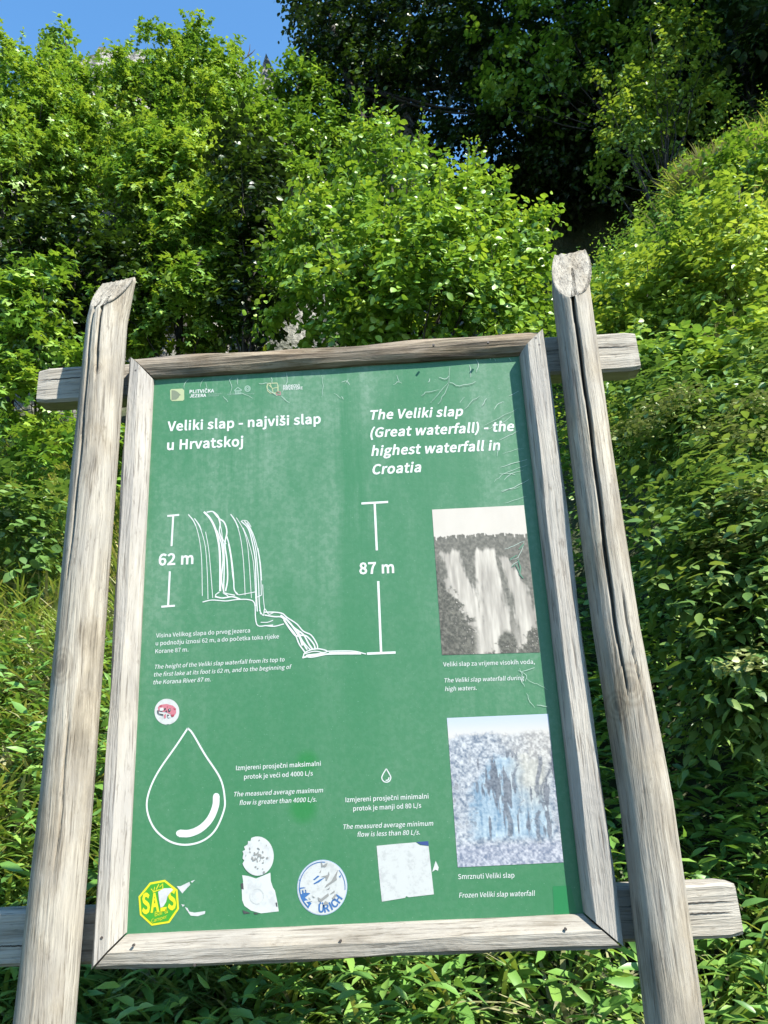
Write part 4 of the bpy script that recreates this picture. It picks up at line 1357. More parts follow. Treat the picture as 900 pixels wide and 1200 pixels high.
def print_board():
    P = panel
    text_lines('title_lettering', [('Veliki slap - najviši slap', 195.8, 505, 376, 496), ('u Hrvatskoj', 195.5, 527.2, 285, 522.5)], P, bold=11)
    text_lines('title_lettering', [('The Veliki slap', 434, 491.5, 543, 487), ('(Great waterfall) - the', 434, 512.4, 603, 504.5),
                                   ('highest waterfall in', 435, 534, 586.5, 527), ('Croatia', 436.7, 555.7, 494, 552.7)], P, bold=11, italic=True)
    text_lines('dimension_lettering', [('62 m', 185.6, 662.4, 226.5, 660.5)], P, bold=11)
    text_lines('dimension_lettering', [('87 m', 421, 672.6, 462, 671)], P, bold=11)
    text_lines('small_lettering', [('Visina Velikog slapa do prvog jezerca', 182.8, 747.2, 293, 741), ('u podnožju iznosi 62 m, a do početka toka rijeke', 182.4, 756.3, 326.8, 748),
                                   ('Korane 87 m.', 182, 765.6, 220.8, 763.4)], P, bold=2)
    text_lines('small_lettering', [('The height of the Veliki slap waterfall from its top to', 181.3, 783.9, 333.5, 775), ('the first lake at its foot is 62 m, and to the beginning of', 180.3, 793, 342, 783.7),
                                   ('the Korana River 87 m.', 179.6, 802, 246.8, 798.4)], P, bold=2, italic=True)
    text_lines('small_lettering', [('Veliki slap za vrijeme visokih voda,', 519.4, 781, 626.7, 777.8)], P, bold=2)
    text_lines('small_lettering', [('The Veliki slap waterfall during', 521, 799.8, 614.7, 796.6), ('high waters.', 521.6, 809.8, 558.7, 808.4)], P, bold=2, italic=True)
    text_lines('small_lettering', [('Smrznuti Veliki slap', 537, 1030.2, 603, 1028.4)], P, bold=2)
    text_lines('small_lettering', [('Frozen Veliki slap waterfall', 538, 1052, 627.3, 1049.6)], P, bold=2, italic=True)
    text_lines('small_lettering', [('Izmjereni prosječni maksimalni', 276.6, 902.6, 376, 897.2), ('protok je veći od 4000 L/s', 286, 913, 366.6, 908.6)], P, bold=4)
    text_lines('small_lettering', [('The measured average maximum', 274.2, 933.4, 378.6, 928.4), ('flow is greater than 4000 L/s.', 280.8, 943.4, 371, 939.2)], P, bold=3, italic=True)
    text_lines('small_lettering', [('Izmjereni prosječni minimalni', 405, 940, 502.3, 935.6), ('protok je manji od 80 L/s', 414, 950.2, 493.7, 946.4)], P, bold=4)
    text_lines('small_lettering', [('The measured average minimum', 402.4, 971.6, 507.8, 967.4), ('flow is less than 80 L/s.', 419, 980.6, 492.3, 977.8)], P, bold=3, italic=True)
    # dimension lines
    strokes('dimension_line', [[(196, 604.7), (210, 603.3)], [(203, 604), (201, 640)], [(199, 669.5), (197, 710.5)], [(189, 711), (205, 709.8)]], M['white_ink'], P, 2.3)
    strokes('dimension_line', [[(423.5, 590), (454.8, 588.2)], [(439, 589), (441.6, 645)], [(443.2, 681), (446.6, 765)], [(430, 766), (463.6, 764.6)]], M['white_ink'], P, 2.6)
    # waterfall sketch, zoom window (220,590) at 6.32 per pixel
    z = lambda L: curve([(220 + x / 6.32, 590 + y / 6.32) for x, y in L], 4)
    z2 = lambda L: curve([(310 + x / 5.3, 700 + y / 5.3) for x, y in L], 4)
    lines = [
        (1.0, z([(5, 80), (50, 140), (85, 260), (103, 420), (108, 685)])), (1.0, z([(50, 110), (95, 190), (130, 320), (145, 520), (150, 710)])),
        (1.0, z([(132, 210), (155, 340), (170, 500), (185, 700)])), (1.6, z([(5, 82), (40, 125), (60, 165)])), (1.6, z([(50, 112), (85, 160), (100, 200)])),
        (3.2, z([(120, 62), (165, 110), (205, 190), (232, 310), (240, 450), (240, 650)])), (2.0, z([(140, 65), (185, 60), (225, 95), (240, 150), (235, 210), (262, 300), (270, 450), (265, 650)])),
        (2.2, z([(190, 62), (230, 110), (270, 140), (290, 210), (275, 300), (290, 420), (295, 560), (280, 650)])),
        (2.0, z([(215, 200), (245, 280), (255, 330), (262, 420), (250, 560), (268, 660)])), (1.8, z([(285, 230), (310, 320), (330, 450), (340, 560), (345, 640), (370, 670)])),
        (1.0, z([(300, 300), (318, 400), (330, 520), (342, 600)])), (1.2, z([(225, 100), (250, 200), (258, 260), (285, 300)])),
        (1.0, z([(318, 80), (360, 150), (390, 250), (410, 400), (420, 560), (425, 680)])), (1.6, z([(318, 80), (350, 125), (375, 180)])),
        (1.0, z([(360, 105), (410, 190), (440, 290), (455, 440), (465, 600), (472, 700)])), (1.8, z([(395, 130), (450, 190), (480, 300), (500, 420), (505, 560), (510, 700), (515, 800)])),
        (1.6, z([(420, 130), (465, 200), (500, 320), (515, 460), (525, 600), (530, 740), (540, 820)])), (1.2, z([(440, 140), (490, 240), (525, 380), (540, 520), (545, 680)])),
        (1.0, z([(400, 125), (440, 130), (470, 175)])), (1.0, z([(520, 330), (538, 440), (548, 570)])), (1.0, z([(555, 600), (560, 700), (570, 790)])),
        (1.0, z([(410, 180), (450, 280), (485, 430), (500, 640), (505, 760)])),
        (1.6, z([(110, 730), (180, 715), (280, 722), (360, 712), (450, 712), (495, 740), (502, 850), (520, 905), (580, 905), (632, 900)])),
        (1.6, z([(235, 655), (205, 680), (240, 700), (300, 690), (260, 660), (300, 670), (350, 680)])), (2.2, z([(200, 690), (260, 700), (330, 690), (390, 710)])),
        (1.2, z([(345, 645), (370, 675), (430, 668), (500, 655)])), (1.4, z([(530, 790), (560, 830), (570, 780), (600, 820), (640, 805)])), (1.2, z([(540, 880), (590, 880), (632, 865)])),
        (1.2, z([(500, 700), (545, 680)])),
        (1.8, z2([(0, 92), (60, 92), (110, 100), (140, 125), (200, 165), (240, 210), (290, 235), (325, 290), (330, 320)])),
        (2.0, z2([(0, 110), (60, 120), (110, 125), (150, 180), (190, 230), (215, 290), (250, 340)])), (2.4, z2([(100, 110), (150, 150), (200, 220), (230, 270), (265, 325)])),
        (2.4, z2([(130, 130), (185, 190), (240, 230), (275, 290), (300, 325)])), (2.2, z2([(160, 160), (215, 230), (260, 240), (305, 290), (315, 325)])),
        (1.6, z2([(0, 175), (60, 180), (120, 165)])), (2.4, z2([(120, 140), (160, 200), (195, 240), (215, 240), (235, 300)])), (1.6, z2([(205, 200), (230, 260), (260, 300), (285, 325)])),
        (1.8, z2([(240, 370), (250, 345), (290, 325), (340, 320), (390, 335), (340, 350), (260, 360), (290, 372), (400, 350)])), (2.4, z2([(235, 375), (300, 360), (400, 352), (500, 350), (600, 350)])),
        (1.6, z2([(390, 335), (480, 332), (560, 335), (630, 352)])), (2.4, z2([(400, 345), (480, 342), (580, 345)])),
        (1.5, z2([(250, 350), (310, 335), (370, 345)])),
    ]
    lines = [(w_ * .74, l_) for w_, l_ in lines]
    strokes('waterfall_drawing', lines, M['white_ink'], P, 1.5, .0009)
    # drops
    drop = curve([(220, 853.4), (207, 873), (185, 905), (174, 930), (172.5, 950), (181, 971), (198, 985.5), (217, 990), (237, 985.5), (252, 973), (262, 951), (263.3, 935), (258, 912),
                  (240, 884), (226, 860), (220, 853.4)], 6)
    strokes('drop_outline', [drop], M['white_ink'], P, 1.9)
    hl = curve([(253.5, 933), (252.5, 945), (246, 960), (235, 971), (222, 976.5), (210, 976.6)], 6)
    mb = MB(); stroke(mb, hl, 7.2, .0012)
    for (cx, cy) in (hl[0], hl[-1]):
        mb.add([B(cx + 3.7 * math.cos(t), cy + 3.7 * math.sin(t), .00125) for t in np.linspace(0, 2 * PI, 15)[:-1]], [tuple(range(14))])
    mb.build('drop_highlight', M['white_ink'], P)
    strokes('drop_outline', [curve([(452.7, 900.8), (449, 907), (447.4, 911.5), (449.3, 915.3), (452.8, 916.6), (456.3, 915.3), (458, 911), (456, 906.5), (452.7, 900.8)], 5), (1.2, [(456, 911), (455, 914), (452, 914.6)])],
            M['white_ink'], P, 1.1)
    # logos, zoom window (190,440) at 4.737 per pixel
    q = lambda L: [(190 + x / 4.737, 440 + y / 4.737) for x, y in L]
    lg = poly('logo_mark', q([(50, 76), (112, 73), (122, 82), (123, 132), (115, 140), (55, 142), (46, 133), (44, 84)]), M['cream_ink'], P, .0009)
    poly('logo_animal', q([(52, 82), (68, 82), (85, 90), (104, 108), (96, 112), (92, 122), (78, 134), (52, 136)]), M['logo_brown'], lg, .0014)
    text_lines('logo_lettering', [('PLITVIČKA', *q([(152, 99)])[0], *q([(288, 93)])[0]), ('JEZERA', *q([(152, 122)])[0], *q([(244, 118)])[0])], lg, bold=10, vs=1.0)
    text_lines('logo_caption', [('nacionalni park', *q([(254, 107)])[0], *q([(330, 104)])[0]), ('national park', *q([(254, 117)])[0], *q([(316, 114)])[0])], lg, 'faint_ink', vs=1.1)
    lg2 = strokes('logo_mark', [(1.2, q([(400, 84), (420, 66), (442, 82)])), (1.2, q([(402, 86), (440, 84)])), (1.0, q([(408, 88), (408, 100)])), (1.0, q([(416, 88), (416, 100)])), (1.0, q([(424, 88), (424, 100)])),
                                (1.0, q([(432, 88), (432, 100)])), (1.2, q([(402, 103), (440, 101)]))], M['faint_ink'], P)
    strokes('logo_ring', [(1.4, q([(474 + 14 * math.cos(t), 73 + 15 * math.sin(t)) for t in np.linspace(0, 2 * PI, 19)])), (1.0, q([(474 + 7 * math.cos(t), 73 + 7 * math.sin(t)) for t in np.linspace(0, 2 * PI, 11)]))],
            M['faint_ink'], lg2)
    text_lines('logo_caption', [('svjetska baština', *q([(362, 108)])[0], *q([(452, 104)])[0]), ('world heritage', *q([(456, 106)])[0], *q([(512, 103)])[0])], lg2, 'faint_ink')
    lg3 = strokes('logo_mark', [(1.4, q([(586, 44), (638, 42), (643, 60), (643, 90), (634, 98), (600, 97), (586, 84), (582, 62), (586, 44)])), (1.0, q([(590, 50), (612, 72), (616, 96)])), (1.0, q([(612, 72), (640, 66)])),
                                (1.0, q([(600, 46), (606, 64)]))], M['cream_ink'], P)
    strokes('logo_square', [(1.1, q([(636, 92), (656, 91), (657, 107), (637, 108), (636, 92)]))], M['pink_ink'], lg3)
    text_lines('logo_lettering', [('PARKOVI', *q([(672, 68)])[0], *q([(762, 63)])[0]), ('HRVATSKE', *q([(672, 82)])[0], *q([(780, 76)])[0])], lg3, bold=6, vs=1.0)
    # unfaded rectangle where a label used to be
    poly('unfaded_patch', [(647.7, 1038.7), (668.5, 1037.5), (677, 1073), (649.5, 1075)], M['fresh_green'], P, .0008)
    # cracks in the film: pale raised edges with dark gaps
    r = random.Random(3)
    z4 = lambda L: [(400 + x / 3.46, 380 + y / 3.46) for x, y in L]
    z3 = lambda L: [(140 + x / 3.46, 380 + y / 3.46) for x, y in L]
    z6 = lambda L: [(480 + x / 4.09, 570 + y / 4.09) for x, y in L]
    cr = [z4(l) for l in ([(440, 172), (436, 235), (480, 250), (530, 240), (545, 232)], [(360, 318), (410, 262), (436, 235)], [(325, 290), (340, 275), (395, 265)], [(390, 325), (420, 280), (436, 240)],
                          [(395, 215), (420, 222), (436, 210)], [(498, 345), (535, 305), (562, 290)], [(570, 330), (590, 300)], [(580, 410), (640, 380), (715, 340)], [(590, 430), (650, 400), (690, 370)],
                          [(620, 345), (640, 320), (660, 315)], [(680, 290), (720, 270)], [(640, 470), (680, 450), (718, 432)], [(655, 525), (700, 510), (740, 503)], [(645, 580), (700, 562), (752, 548)],
                          [(620, 640), (650, 610), (700, 590), (755, 570)], [(640, 605), (690, 605), (740, 590)], [(650, 680), (700, 662), (760, 630)], [(632, 535), (640, 490)], [(660, 632), (690, 605), (705, 610)],
                          [(210, 245), (235, 232), (225, 205)], [(225, 232), (245, 240)], [(352, 235), (358, 220)], [(520, 165), (525, 215)], [(480, 318), (500, 295)], [(0, 235), (22, 230), (34, 245)], [(18, 240), (28, 222)],
                          [(0, 292), (10, 304)], [(545, 135), (556, 165), (548, 195)], [(597, 125), (605, 145)], [(615, 130), (625, 150)], [(680, 135), (690, 150)])]
    cr += [z3(l) for l in ([(262, 260), (268, 235), (280, 222)], [(328, 255), (332, 235), (345, 220)], [(355, 260), (350, 235)], [(448, 285), (456, 255), (446, 225), (455, 215)], [(480, 245), (478, 218)],
                           [(620, 240), (615, 215)], [(660, 275), (680, 235), (676, 195)], [(820, 295), (828, 250), (818, 205)], [(565, 240), (610, 240)], [(600, 260), (640, 290)], [(655, 290), (690, 318)],
                           [(870, 280), (900, 300)], [(490, 275), (540, 300)], [(420, 290), (440, 315)])]
    cr += [z6(l) for l in ([(440, 20), (490, 12), (530, 0)], [(455, 80), (500, 66), (560, 48)], [(455, 300), (500, 285), (550, 262)], [(480, 355), (520, 340), (540, 300), (550, 265)], [(490, 380), (520, 360)],
                           [(528, 870), (540, 900), (534, 930), (552, 960)], [(560, 990), (575, 1030), (600, 1060)], [(560, 920), (585, 938), (610, 945), (660, 975)], [(610, 1048), (660, 1055)], [(535, 890), (565, 880), (600, 868)], [(520, 880), (560, 905), (556, 935)])]
    wig = []
    for l in cr:
        out = [l[0]]
        for p0, p1 in zip(l[:-1], l[1:]):
            for t in (.33, .66, 1):
                out.append((p0[0] + (p1[0] - p0[0]) * t + (r.uniform(-.7, .7) if t < 1 else 0), p0[1] + (p1[1] - p0[1]) * t + (r.uniform(-.7, .7) if t < 1 else 0)))
        wig.append((r.uniform(.35, .75), out))
    strokes('film_cracks', wig, M['crack_edge'], P, 1.0, .0022, True)
    dk = [(w * .8, [(x + .6, y + .9) for x, y in l]) for w, l in wig[:8]]
    dk += [(1.8, z6([(525, 300), (548, 275)])), (1.8, z6([(520, 350), (532, 390), (528, 420), (545, 440)])), (1.4, z6([(480, 350), (515, 330)])), (1.4, z6([(490, 385), (510, 375), (535, 430)]))]
    strokes('film_tears', dk, M['crack_line'], P, .8, .0041, True)


print_board()


# ------------------------------------------------------------------ the two printed photographs
def fbm(w, h, sx, sy, octs=4, seed=0):
    g = np.random.default_rng(seed)
    out = np.zeros((h, w)); amp = 1; tot = 0
    for o in range(octs):
        nx = max(2, int(sx * 2 ** o) + 2); ny = max(2, int(sy * 2 ** o) + 2)
        t = g.uniform(0, 1, (ny, nx))
        xs = np.linspace(0, nx - 1.001, w); ys = np.linspace(0, ny - 1.001, h)
        xi = xs.astype(int); yi = ys.astype(int)
        fx = xs - xi; fy = ys - yi
        fx = fx * fx * (3 - 2 * fx); fy = fy * fy * (3 - 2 * fy)
        a = t[yi][:, xi]; b = t[yi][:, xi + 1]; c = t[yi + 1][:, xi]; d = t[yi + 1][:, xi + 1]
        out += amp * ((a * (1 - fx) + b * fx) * (1 - fy)[:, None] + (c * (1 - fx) + d * fx) * fy[:, None])
        tot += amp; amp *= .55
    return out / tot


def photo(name, corners, img, parent, label):
    h, w, _ = img.shape
    tl, tr, br, bl = [B(x, y, .0016) for x, y in corners]
    u = np.linspace(0, 1, w)[None, :, None]; v = np.linspace(0, 1, h)[:, None, None]
    V = (tl * (1 - u) + tr * u) * (1 - v) + (bl * (1 - u) + br * u) * v
    I, J = np.meshgrid(np.arange(w - 1), np.arange(h - 1))
    a = (J * w + I).ravel()
    F = np.stack([a, a + w, a + w + 1, a + 1], -1)
    me = mesh_np(name, V.reshape(-1, 3), F)
    at = me.attributes.new('print', 'FLOAT_COLOR', 'POINT')
    rgba = np.ones((h * w, 4), np.float32); rgba[:, :3] = np.clip(img, 0, 1).reshape(-1, 3) ** 1.22
    at.data.foreach_set('color', rgba.ravel())
    o = link(name, me, M['print'], parent)
    o['label'] = label
    return o


def lerp3(t, a, b):
    return np.asarray(a) * (1 - t)[..., None] + np.asarray(b) * t[..., None]


def sstep(x, a, b):
    t = np.clip((x - a) / (b - a), 0, 1)
    return t * t * (3 - 2 * t)


def photos():
    w, h = 150, 226
    X, Y = np.meshgrid(np.linspace(0, 1, w), np.linspace(0, 1, h))
    # high water: pale sky, wooded rim, three white falls
    n1 = fbm(w, h, 20, 30, 4, 1); n2 = fbm(w, h, 9, 7, 4, 2); nv = fbm(w, h, 26, 5, 4, 3); nf = fbm(w, h, 46, 68, 3, 4)
    rim = .195 + .035 * (fbm(w, 2, 14, 1, 4, 5)[0] - .5) + .02 * (np.sin(X[0] * 60) > .93)
    sky_ = lerp3(n2, (.70, .66, .61), (.76, .72, .67))
    wood = lerp3(np.clip((nf - .3) * 1.9, 0, 1), (.18, .178, .155), (.33, .315, .28))
    img = np.where((Y < rim[None])[..., None], sky_, wood)
    water = np.zeros_like(X)
    def fall(x0, y0, x1, y1, w0, w1, curve_):
        t = (Y - y0) / (y1 - y0)
        cx = x0 + (x1 - x0) * np.clip(t, 0, 1) ** curve_
        hw = w0 + (w1 - w0) * np.clip(t, 0, 1)
        d = np.abs(X - cx + .05 * (n2 - .5)) / hw
        return sstep(1.1 - d + .9 * (nv - .5) + .3 * (n1 - .5), .0, .4) * sstep(t + .12 * (nv - .5), -.02, .04)
    water = np.maximum(water, fall(.16, .30, .44, .92, .095, .13, 1.3))
    water = np.maximum(water, fall(.10, .48, .30, .92, .05, .10, 1.1) * .8)
    water = np.maximum(water, fall(.51, .305, .60, .92, .115, .19, 1.0))
    water = np.maximum(water, fall(.70, .34, .96, .90, .05, .18, .75))
    mist = sstep(Y, .66, .92) * .8 * sstep(X, .3, .5)
    water = np.clip(np.maximum(water, mist * (.7 + .6 * (n1 - .5))), 0, 1)
    wc = lerp3(np.clip((nv - .28) * 2.0, 0, 1), (.47, .44, .40), (.75, .71, .65))
    img = img * (1 - water[..., None]) + wc * water[..., None]
    bush = sstep(Y - (.80 + .0 * X) + .35 * sstep(.42 - X, 0, .45) + .10 * (n2 - .5) + .25 * (n1 - .5), 0, .05)
    bush = np.maximum(bush * sstep(.42 - X, 0, .1), sstep(.11 + .03 * (n1 - .5) - np.hypot(X - .68, (Y - .95) * 1.0), 0, .03))
    bush = np.maximum(bush, sstep(Y - .98 + .18 * sstep(X, .75, 1) + .2 * (n1 - .5), 0, .05) * sstep(X, .4, .5))
    bush *= sstep(nf + .25, .42, .6)
    bc = lerp3(np.clip((nf - .3) * 2, 0, 1), (.10, .10, .085), (.30, .29, .25))
    img = img * (1 - bush[..., None]) + bc * bush[..., None]
    photo('waterfall_photo', [(506.3, 597.2), (614, 592), (633, 764.4), (518, 767.6)], img, panel, 'sepia grey photo of three white falls at high water')
    # frozen fall
    m1 = fbm(w, h, 24, 34, 4, 21); m2 = fbm(w, h, 5, 6, 4, 22); mv = fbm(w, h, 30, 6, 4, 23); mf = fbm(w, h, 50, 72, 3, 24)
    img = lerp3(sstep(Y, 0, .14), (.60, .67, .78), (.74, .72, .70))
    frost = lerp3(np.clip((.55 * mf + .45 * m1 - .30) * 2.6, 0, 1), (.20, .25, .33), (.72, .74, .77))
    warm = sstep(X + .4 * (m2 - .5), .3, .8) * sstep(.55 - Y, 0, .3)
    frost = frost * (1 - warm[..., None] * .6) + lerp3(np.clip((mf - .28) * 2, 0, 1), (.50, .46, .42), (.80, .77, .72)) * warm[..., None] * .6
    rimw = .11 + .05 * (fbm(w, 2, 9, 1, 4, 25)[0] - .5) + .03 * sstep(.25 - X[0], 0, .25)
    fr = sstep(Y - rimw[None] + .06 * (mf - .5), 0, .03)
    img = img * (1 - fr[..., None]) + frost * fr[..., None]
    q = np.clip((.7 * mv + .3 * mf - .3) * 2.3, 0, 1)
    ws = (sstep(X + .35 * (m2 - .5), .45, .75) * sstep(.75 - Y, 0, .3))[..., None]
    ice = lerp3(q, (.22, .36, .50), (.64, .75, .82)) * (1 - ws) + lerp3(q, (.42, .42, .40), (.80, .79, .73)) * ws
    iw = sstep(X + .2 * (m1 - .5), .10, .26) * sstep(Y - .25 - .22 * sstep(.45 - X, 0, .3) + .14 * (m1 - .5), 0, .08) * sstep(.86 - Y + .05 * (m1 - .5), 0, .06) * sstep(.97 - X, 0, .1)
    img = img * (1 - iw[..., None] * .85) + ice * iw[..., None] * .85
    def rockstreak(x0, y0, x1, y1, hw, s):
        t = (Y - y0) / (y1 - y0)
        cx = x0 + (x1 - x0) * t + .03 * np.sin(t * 6 + s)
        return sstep(1 - np.abs(X - cx) / (hw * (.7 + .9 * m1)), 0, .4) * ((t > 0) & (t < 1)) * sstep(m1 + .25 * mf, .42, .55)
    mk = fbm(w, h, 20, 3.6, 4, 26); mk2 = fbm(w, h, 30, 9, 3, 27); mm = fbm(w, h, 4, 4, 3, 28)
    k = sstep(mk + .35 * (mk2 - .5) + .55 * (mm - .5), .60, .66) * sstep(X, .12, .3) * sstep(Y - .22 + .06 * (m1 - .5), 0, .06) * sstep(.86 - Y + .1 * (m1 - .5), 0, .06)
    k = np.clip(k + .8 * sstep(m1 + .5 * mf + .5 * (mm - .5), .90, 1.0) * sstep(Y, .3, .4) * sstep(.8 - Y, 0, .1), 0, 1) * .88
    for a in [(.62, .26, .63, .50, .014, 0), (.85, .28, .84, .66, .022, 1), (.85, .60, .76, .88, .02, 2), (.53, .45, .50, .82, .026, 3), (.95, .34, .86, .60, .012, 7)]:
        k = np.maximum(k, rockstreak(*a) * .8)
    img = img * (1 - k[..., None]) + lerp3(mf, (.07, .085, .12), (.36, .38, .43)) * k[..., None]
    sn = sstep(Y - .84 + .06 * (m1 - .5), 0, .05) * .6
    img = img * (1 - sn[..., None]) + lerp3(np.clip((mf - .3) * 2, 0, 1), (.30, .33, .44), (.68, .68, .76)) * sn[..., None]
    photo('waterfall_photo', [(523.7, 841.4), (642.5, 836.5), (660.4, 1010.5), (536.4, 1016.4)], img, panel, 'pale blue winter photo of the frozen fall')


photos()


# ------------------------------------------------------------------ stickers
def ellipse(cx, cy, rx, ry, n=40, rot=0.0, a0=0, a1=2 * PI):
    out = []
    for t in np.linspace(a0, a1, n + 1)[:-1]:
        x, y = rx * math.cos(t), ry * math.sin(t)
        out.append((cx + x * math.cos(rot) - y * math.sin(rot), cy + x * math.sin(rot) + y * math.cos(rot)))
    return out


def blobs(name, shapes, mat, parent, lift):
    mb = MB()
    for k, s in enumerate(shapes):
        mb.add([B(x, y, lift + .00004 * k) for x, y in s], [tuple(range(len(s)))])
    return mb.build(name, mat, parent)


def stickers():
    # small round white sticker with a scrawled pink and black print, zoom window (178,815) at 24.3
    q = lambda L: [(178 + x / 24.3, 815 + y / 24.3) for x, y in L]
    s = poly('round_sticker', ellipse(195.6, 834, 14.6, 15.2), M['paper'], board, .0014)
    s['label'] = 'small white round sticker with a smudged pink print'
    blobs('print', [q([(170, 330), (260, 260), (420, 240), (600, 290), (690, 370), (690, 500), (620, 600), (560, 590), (540, 540), (400, 470), (300, 470), (190, 440)]), q([(340, 560), (400, 520), (400, 640), (350, 650)])], M['pink_ink'], s, .0024)
    blobs('print', [q([(200, 290), (260, 275), (300, 300), (240, 320)]), q([(610, 360), (650, 375), (680, 400), (640, 405)]), q([(530, 550), (640, 540), (620, 600), (570, 610)]), q([(430, 310), (460, 320), (440, 350)])], M['red_ink'], s, .0034)
    blobs('print', [q([(150, 420), (185, 420), (200, 510), (320, 530), (330, 570), (200, 535), (165, 500)]), q([(340, 380), (380, 350), (410, 380), (360, 420)]), q([(400, 420), (440, 440), (420, 470), (390, 440)]),
                    q([(470, 380), (530, 370), (540, 430), (500, 470), (470, 440)]), q([(430, 540), (470, 545), (495, 575), (450, 600)])], M['black_ink'], s, .0046)
    blobs('print', [q([(230, 360), (320, 340), (340, 400), (300, 440), (220, 430)]), q([(495, 400), (525, 395), (520, 425), (498, 425)]), q([(440, 590), (560, 600), (480, 630)])], M['torn_paper'], s, .0056)
    poly('scuff_mark', q([(390, 850), (420, 820), (490, 815), (440, 855), (400, 875)]), M['crack_line'], s, .0014)
    # yellow and green octagon, zoom window (160,1025) at 15
    q = lambda L: [(160 + x / 15, 1025 + y / 15) for x, y in L]
    oc = [(500, 88), (722, 265), (748, 600), (578, 848), (265, 898), (58, 708), (33, 385), (235, 138)]
    s = poly('octagon_sticker', q(oc), M['yellow_ink'], board, .0014)
    s['label'] = 'yellow and green octagonal sticker at the lower left of the panel'
    c = np.mean(oc, axis=0)
    inner = [tuple(c + (np.array(p) - c) * .90) for p in oc]
    poly('green_field', q(inner), M['leaf_green_ink'], s, .0022)
    text_lines('lettering', [('S', *q([(95, 680)])[0], *q([(240, 660)])[0]), ('A', *q([(245, 655)])[0], *q([(400, 635)])[0]), ('L', *q([(420, 632)])[0], *q([(530, 618)])[0]), ('S', *q([(550, 612)])[0], *q([(700, 590)])[0])], s, 'yellow_ink', bold=16, lift=.0032, vs=1.75)
    strokes('crown_mark', [(1.1, q([(255, 250), (300, 300), (320, 215), (345, 260), (395, 165), (405, 220), (460, 160), (460, 250)])), (1.0, q([(285, 310), (370, 275), (450, 255)]))], M['yellow_ink'], s, 1, .0032)
    text_lines('script_lettering', [('Bar &', *q([(320, 735)])[0], *q([(560, 670)])[0]), ('Camper', *q([(265, 845)])[0], *q([(540, 760)])[0])], s, 'yellow_ink', italic=True, lift=.0032, vs=1.0)
    poly('scraped_spot', q([(380, 300), (480, 240), (600, 235), (645, 265), (590, 320), (545, 380), (520, 480), (470, 560), (420, 580), (395, 450)]), M['torn_paper'], s, .0046)
    # torn white scraps beside it, zoom window (150,800) at 3.333
    q = lambda L: [(150 + x / 3.333, 800 + y / 3.333) for x, y in L]
    for sh in ([(190, 795), (205, 795), (240, 778), (243, 790), (230, 803), (212, 823)], [(245, 776), (262, 770), (250, 782)], [(232, 893), (260, 898), (302, 892), (300, 903), (272, 912), (245, 910)],
               [(208, 865), (222, 868), (214, 876)], [(222, 876), (232, 880), (240, 895), (230, 890)]):
        o = poly('sticker_scrap', q(sh), M['torn_paper'], board, .0012)
    # scraped round grey sticker over a torn square one
    s = poly('torn_sticker', q([(446, 752), (470, 755), (500, 765), (556, 742), (558, 775), (566, 800), (574, 812), (582, 850), (589, 893), (520, 901), (480, 890), (455, 872), (446, 850), (444, 800), (450, 778)]), M['torn_paper'], board, .0011)
    s['label'] = 'torn whitish square sticker half covered by the scraped round one'
    strokes('ring_mark', [(1.0, [(301 + 8 * math.cos(t), 1050 + 9 * math.sin(t)) for t in np.linspace(0, 6.3, 22)])], M['paper'], s, 1, .0020)
    blobs('torn_edge', [q([(440, 785), (450, 782), (452, 808), (443, 805)]), q([(447, 888), (458, 892), (480, 900), (452, 903)]), q([(576, 860), (582, 858), (584, 876), (579, 874)]), q([(490, 897), (512, 902), (496, 905)])], M['black_ink'], s, .0020)
    ring = [(x, y) for x, y in ellipse(301.8, 1003.2, 19, 23, 48)]
    cut = []
    for (x, y) in ring:
        dx, dy = x - 301.8, y - 1003.2
        an = math.atan2(dy, dx)
        if -PI < an < -2.0 or an > 2.75:
            k = .90 + .07 * math.sin(an * 17)
            x, y = 301.8 + dx * k, 1003.2 + dy * k
        cut.append((x, y))
    s = poly('round_sticker', cut, M['torn_paper'], board, .0024)
    s['label'] = 'scraped grey white round sticker above the torn square one'
    r = random.Random(9)
    sc_ = []
    for k in range(34):
        x, y = 302 + r.gauss(0, 6.5), 1003 + r.gauss(0, 9)
        a = r.uniform(.4, 1.6); b = r.uniform(.8, 3.2)
        sc_.append(ellipse(x, y, a, b * .7, 6, r.uniform(-.3, .6)))
    blobs('scratches', sc_, M['grey_ink'], s, .0034)
    # blue and white round sticker, zoom window (345,1005) at 13.846
    q = lambda L: [(345 + x / 13.846, 1005 + y / 13.846) for x, y in L]
    s = poly('round_sticker', ellipse(377.6, 1040, 29.4, 32.6, 56, .12), M['pale_blue_ink'], board, .0014)
    s['label'] = 'blue rimmed white round sticker with worn lettering'
    poly('white_field', ellipse(377.6, 1040, 28.6, 31.8, 56, .12), M['paper'], s, .0022)
    ar = lambda a0, a1: [(377.6 + 26.8 * math.cos(t), 1040 + 29.8 * math.sin(t)) for t in np.linspace(a0, a1, 20)]
    strokes('blue_ring', [(.9, ar(-2.9, -1.45)), (.8, ar(-.75, .1)), (.9, ar(2.2, 3.4))], M['blue_ink'], s, 1, .0030)
    blobs('blue_print', [q([(75, 490), (150, 480), (200, 500), (180, 560), (260, 580), (210, 620), (170, 650), (280, 740), (220, 825), (150, 740), (95, 620)]), q([(300, 360), (380, 290), (410, 300), (330, 365)]),
                         q([(310, 420), (420, 350), (500, 320), (400, 400), (320, 435)]), q([(75, 350), (100, 370), (90, 410)]), q([(720, 310), (760, 270), (745, 330)])], M['blue_ink'], s, .0030)
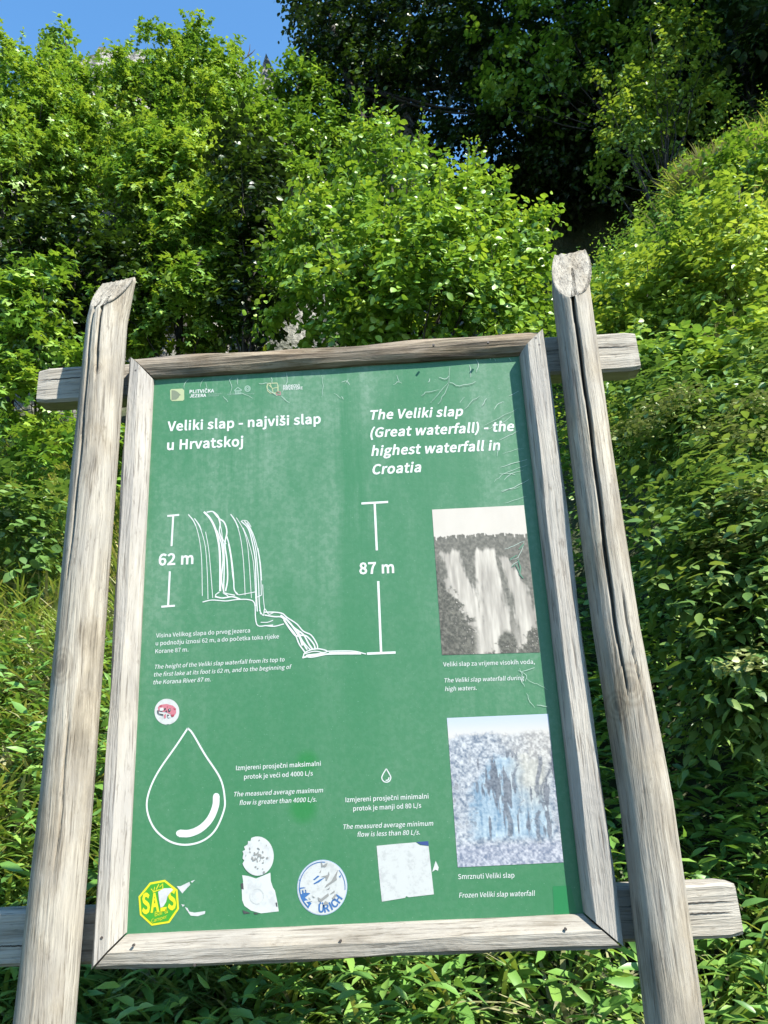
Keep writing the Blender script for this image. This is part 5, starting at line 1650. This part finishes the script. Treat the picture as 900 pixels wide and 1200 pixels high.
    blobs('black_print', [q([(430, 60), (450, 90), (470, 150), (440, 155)]), q([(470, 120), (540, 85), (520, 140), (480, 160)]), q([(430, 310), (540, 280), (560, 220), (570, 280), (530, 370), (510, 370), (510, 315)]),
                          q([(490, 490), (520, 440), (600, 380), (640, 310), (710, 190), (680, 320), (690, 360), (600, 420)]), q([(380, 640), (430, 670), (550, 575), (560, 620), (430, 720), (390, 700)]), q([(460, 770), (500, 700), (545, 730), (540, 760)]),
                          q([(580, 590), (650, 530), (655, 560), (600, 590)]), q([(610, 660), (660, 590), (685, 610), (640, 680)]), q([(520, 520), (580, 480), (570, 510)]), q([(280, 610), (340, 650), (310, 650)]), q([(410, 240), (430, 200), (430, 240)])], M['grey_ink'], s, .0040)
    mb = MB()
    cx, cy = 377.6, 1040.0
    for ch, an in zip('ÜRICH', (93, 77, 63, 50, 33)):
        V, F = text_mesh(ch, 13)
        V[:, 0] -= .5 * (V[:, 0].min() + V[:, 0].max())
        t = math.radians(an)
        base = B(cx + 26.3 * math.cos(t), cy + 29.0 * math.sin(t), .0034)
        cc = B(cx, cy, .0034)
        upv = (cc - base) / np.linalg.norm(cc - base); rt = np.array([upv[2], 0, -upv[0]])
        mb.add([base + rt * v[0] * .0150 + upv * v[1] * .0150 for v in V], F)
    mb.build('lettering', M['blue_ink'], s)
    mb = MB()
    for ch, an in (('E', 170), ('Z', 138)):
        V, F = text_mesh(ch, 10)
        V[:, 0] -= .5 * (V[:, 0].min() + V[:, 0].max())
        t = math.radians(an)
        base = B(cx + 25.5 * math.cos(t), cy + 28.0 * math.sin(t), .0044); cc = B(cx, cy, .0044)
        upv = (cc - base) / np.linalg.norm(cc - base); rt = np.array([upv[2], 0, -upv[0]])
        mb.add([base + rt * v[0] * .0150 + upv * v[1] * .0140 for v in V], F)
    mb.build('lettering', M['paper'], s)
    # blank white square label with one dark corner
    q = lambda L: [(390 + x / 2.903, 820 + y / 2.903) for x, y in L]
    s = poly('blank_sticker', q([(149, 497), (220, 490), (282, 485), (296, 495), (326, 498), (335, 580), (344, 662), (258, 672), (250, 668), (246, 674), (167, 687), (158, 600)]), M['paper'], board, .0014)
    s['label'] = 'blank whitish square sticker with a dark blue corner'
    poly('dark_corner', q([(284, 484), (325, 481), (326, 497), (300, 493)]), M['navy_ink'], s, .0012)
    poly('sticker_scrap', q([(350, 548), (360, 570), (358, 582), (349, 578), (338, 586)]), M['torn_paper'], board, .0014)


stickers()
print('faces', sum(len(o.data.polygons) for o in COL.objects if o.type == 'MESH'))
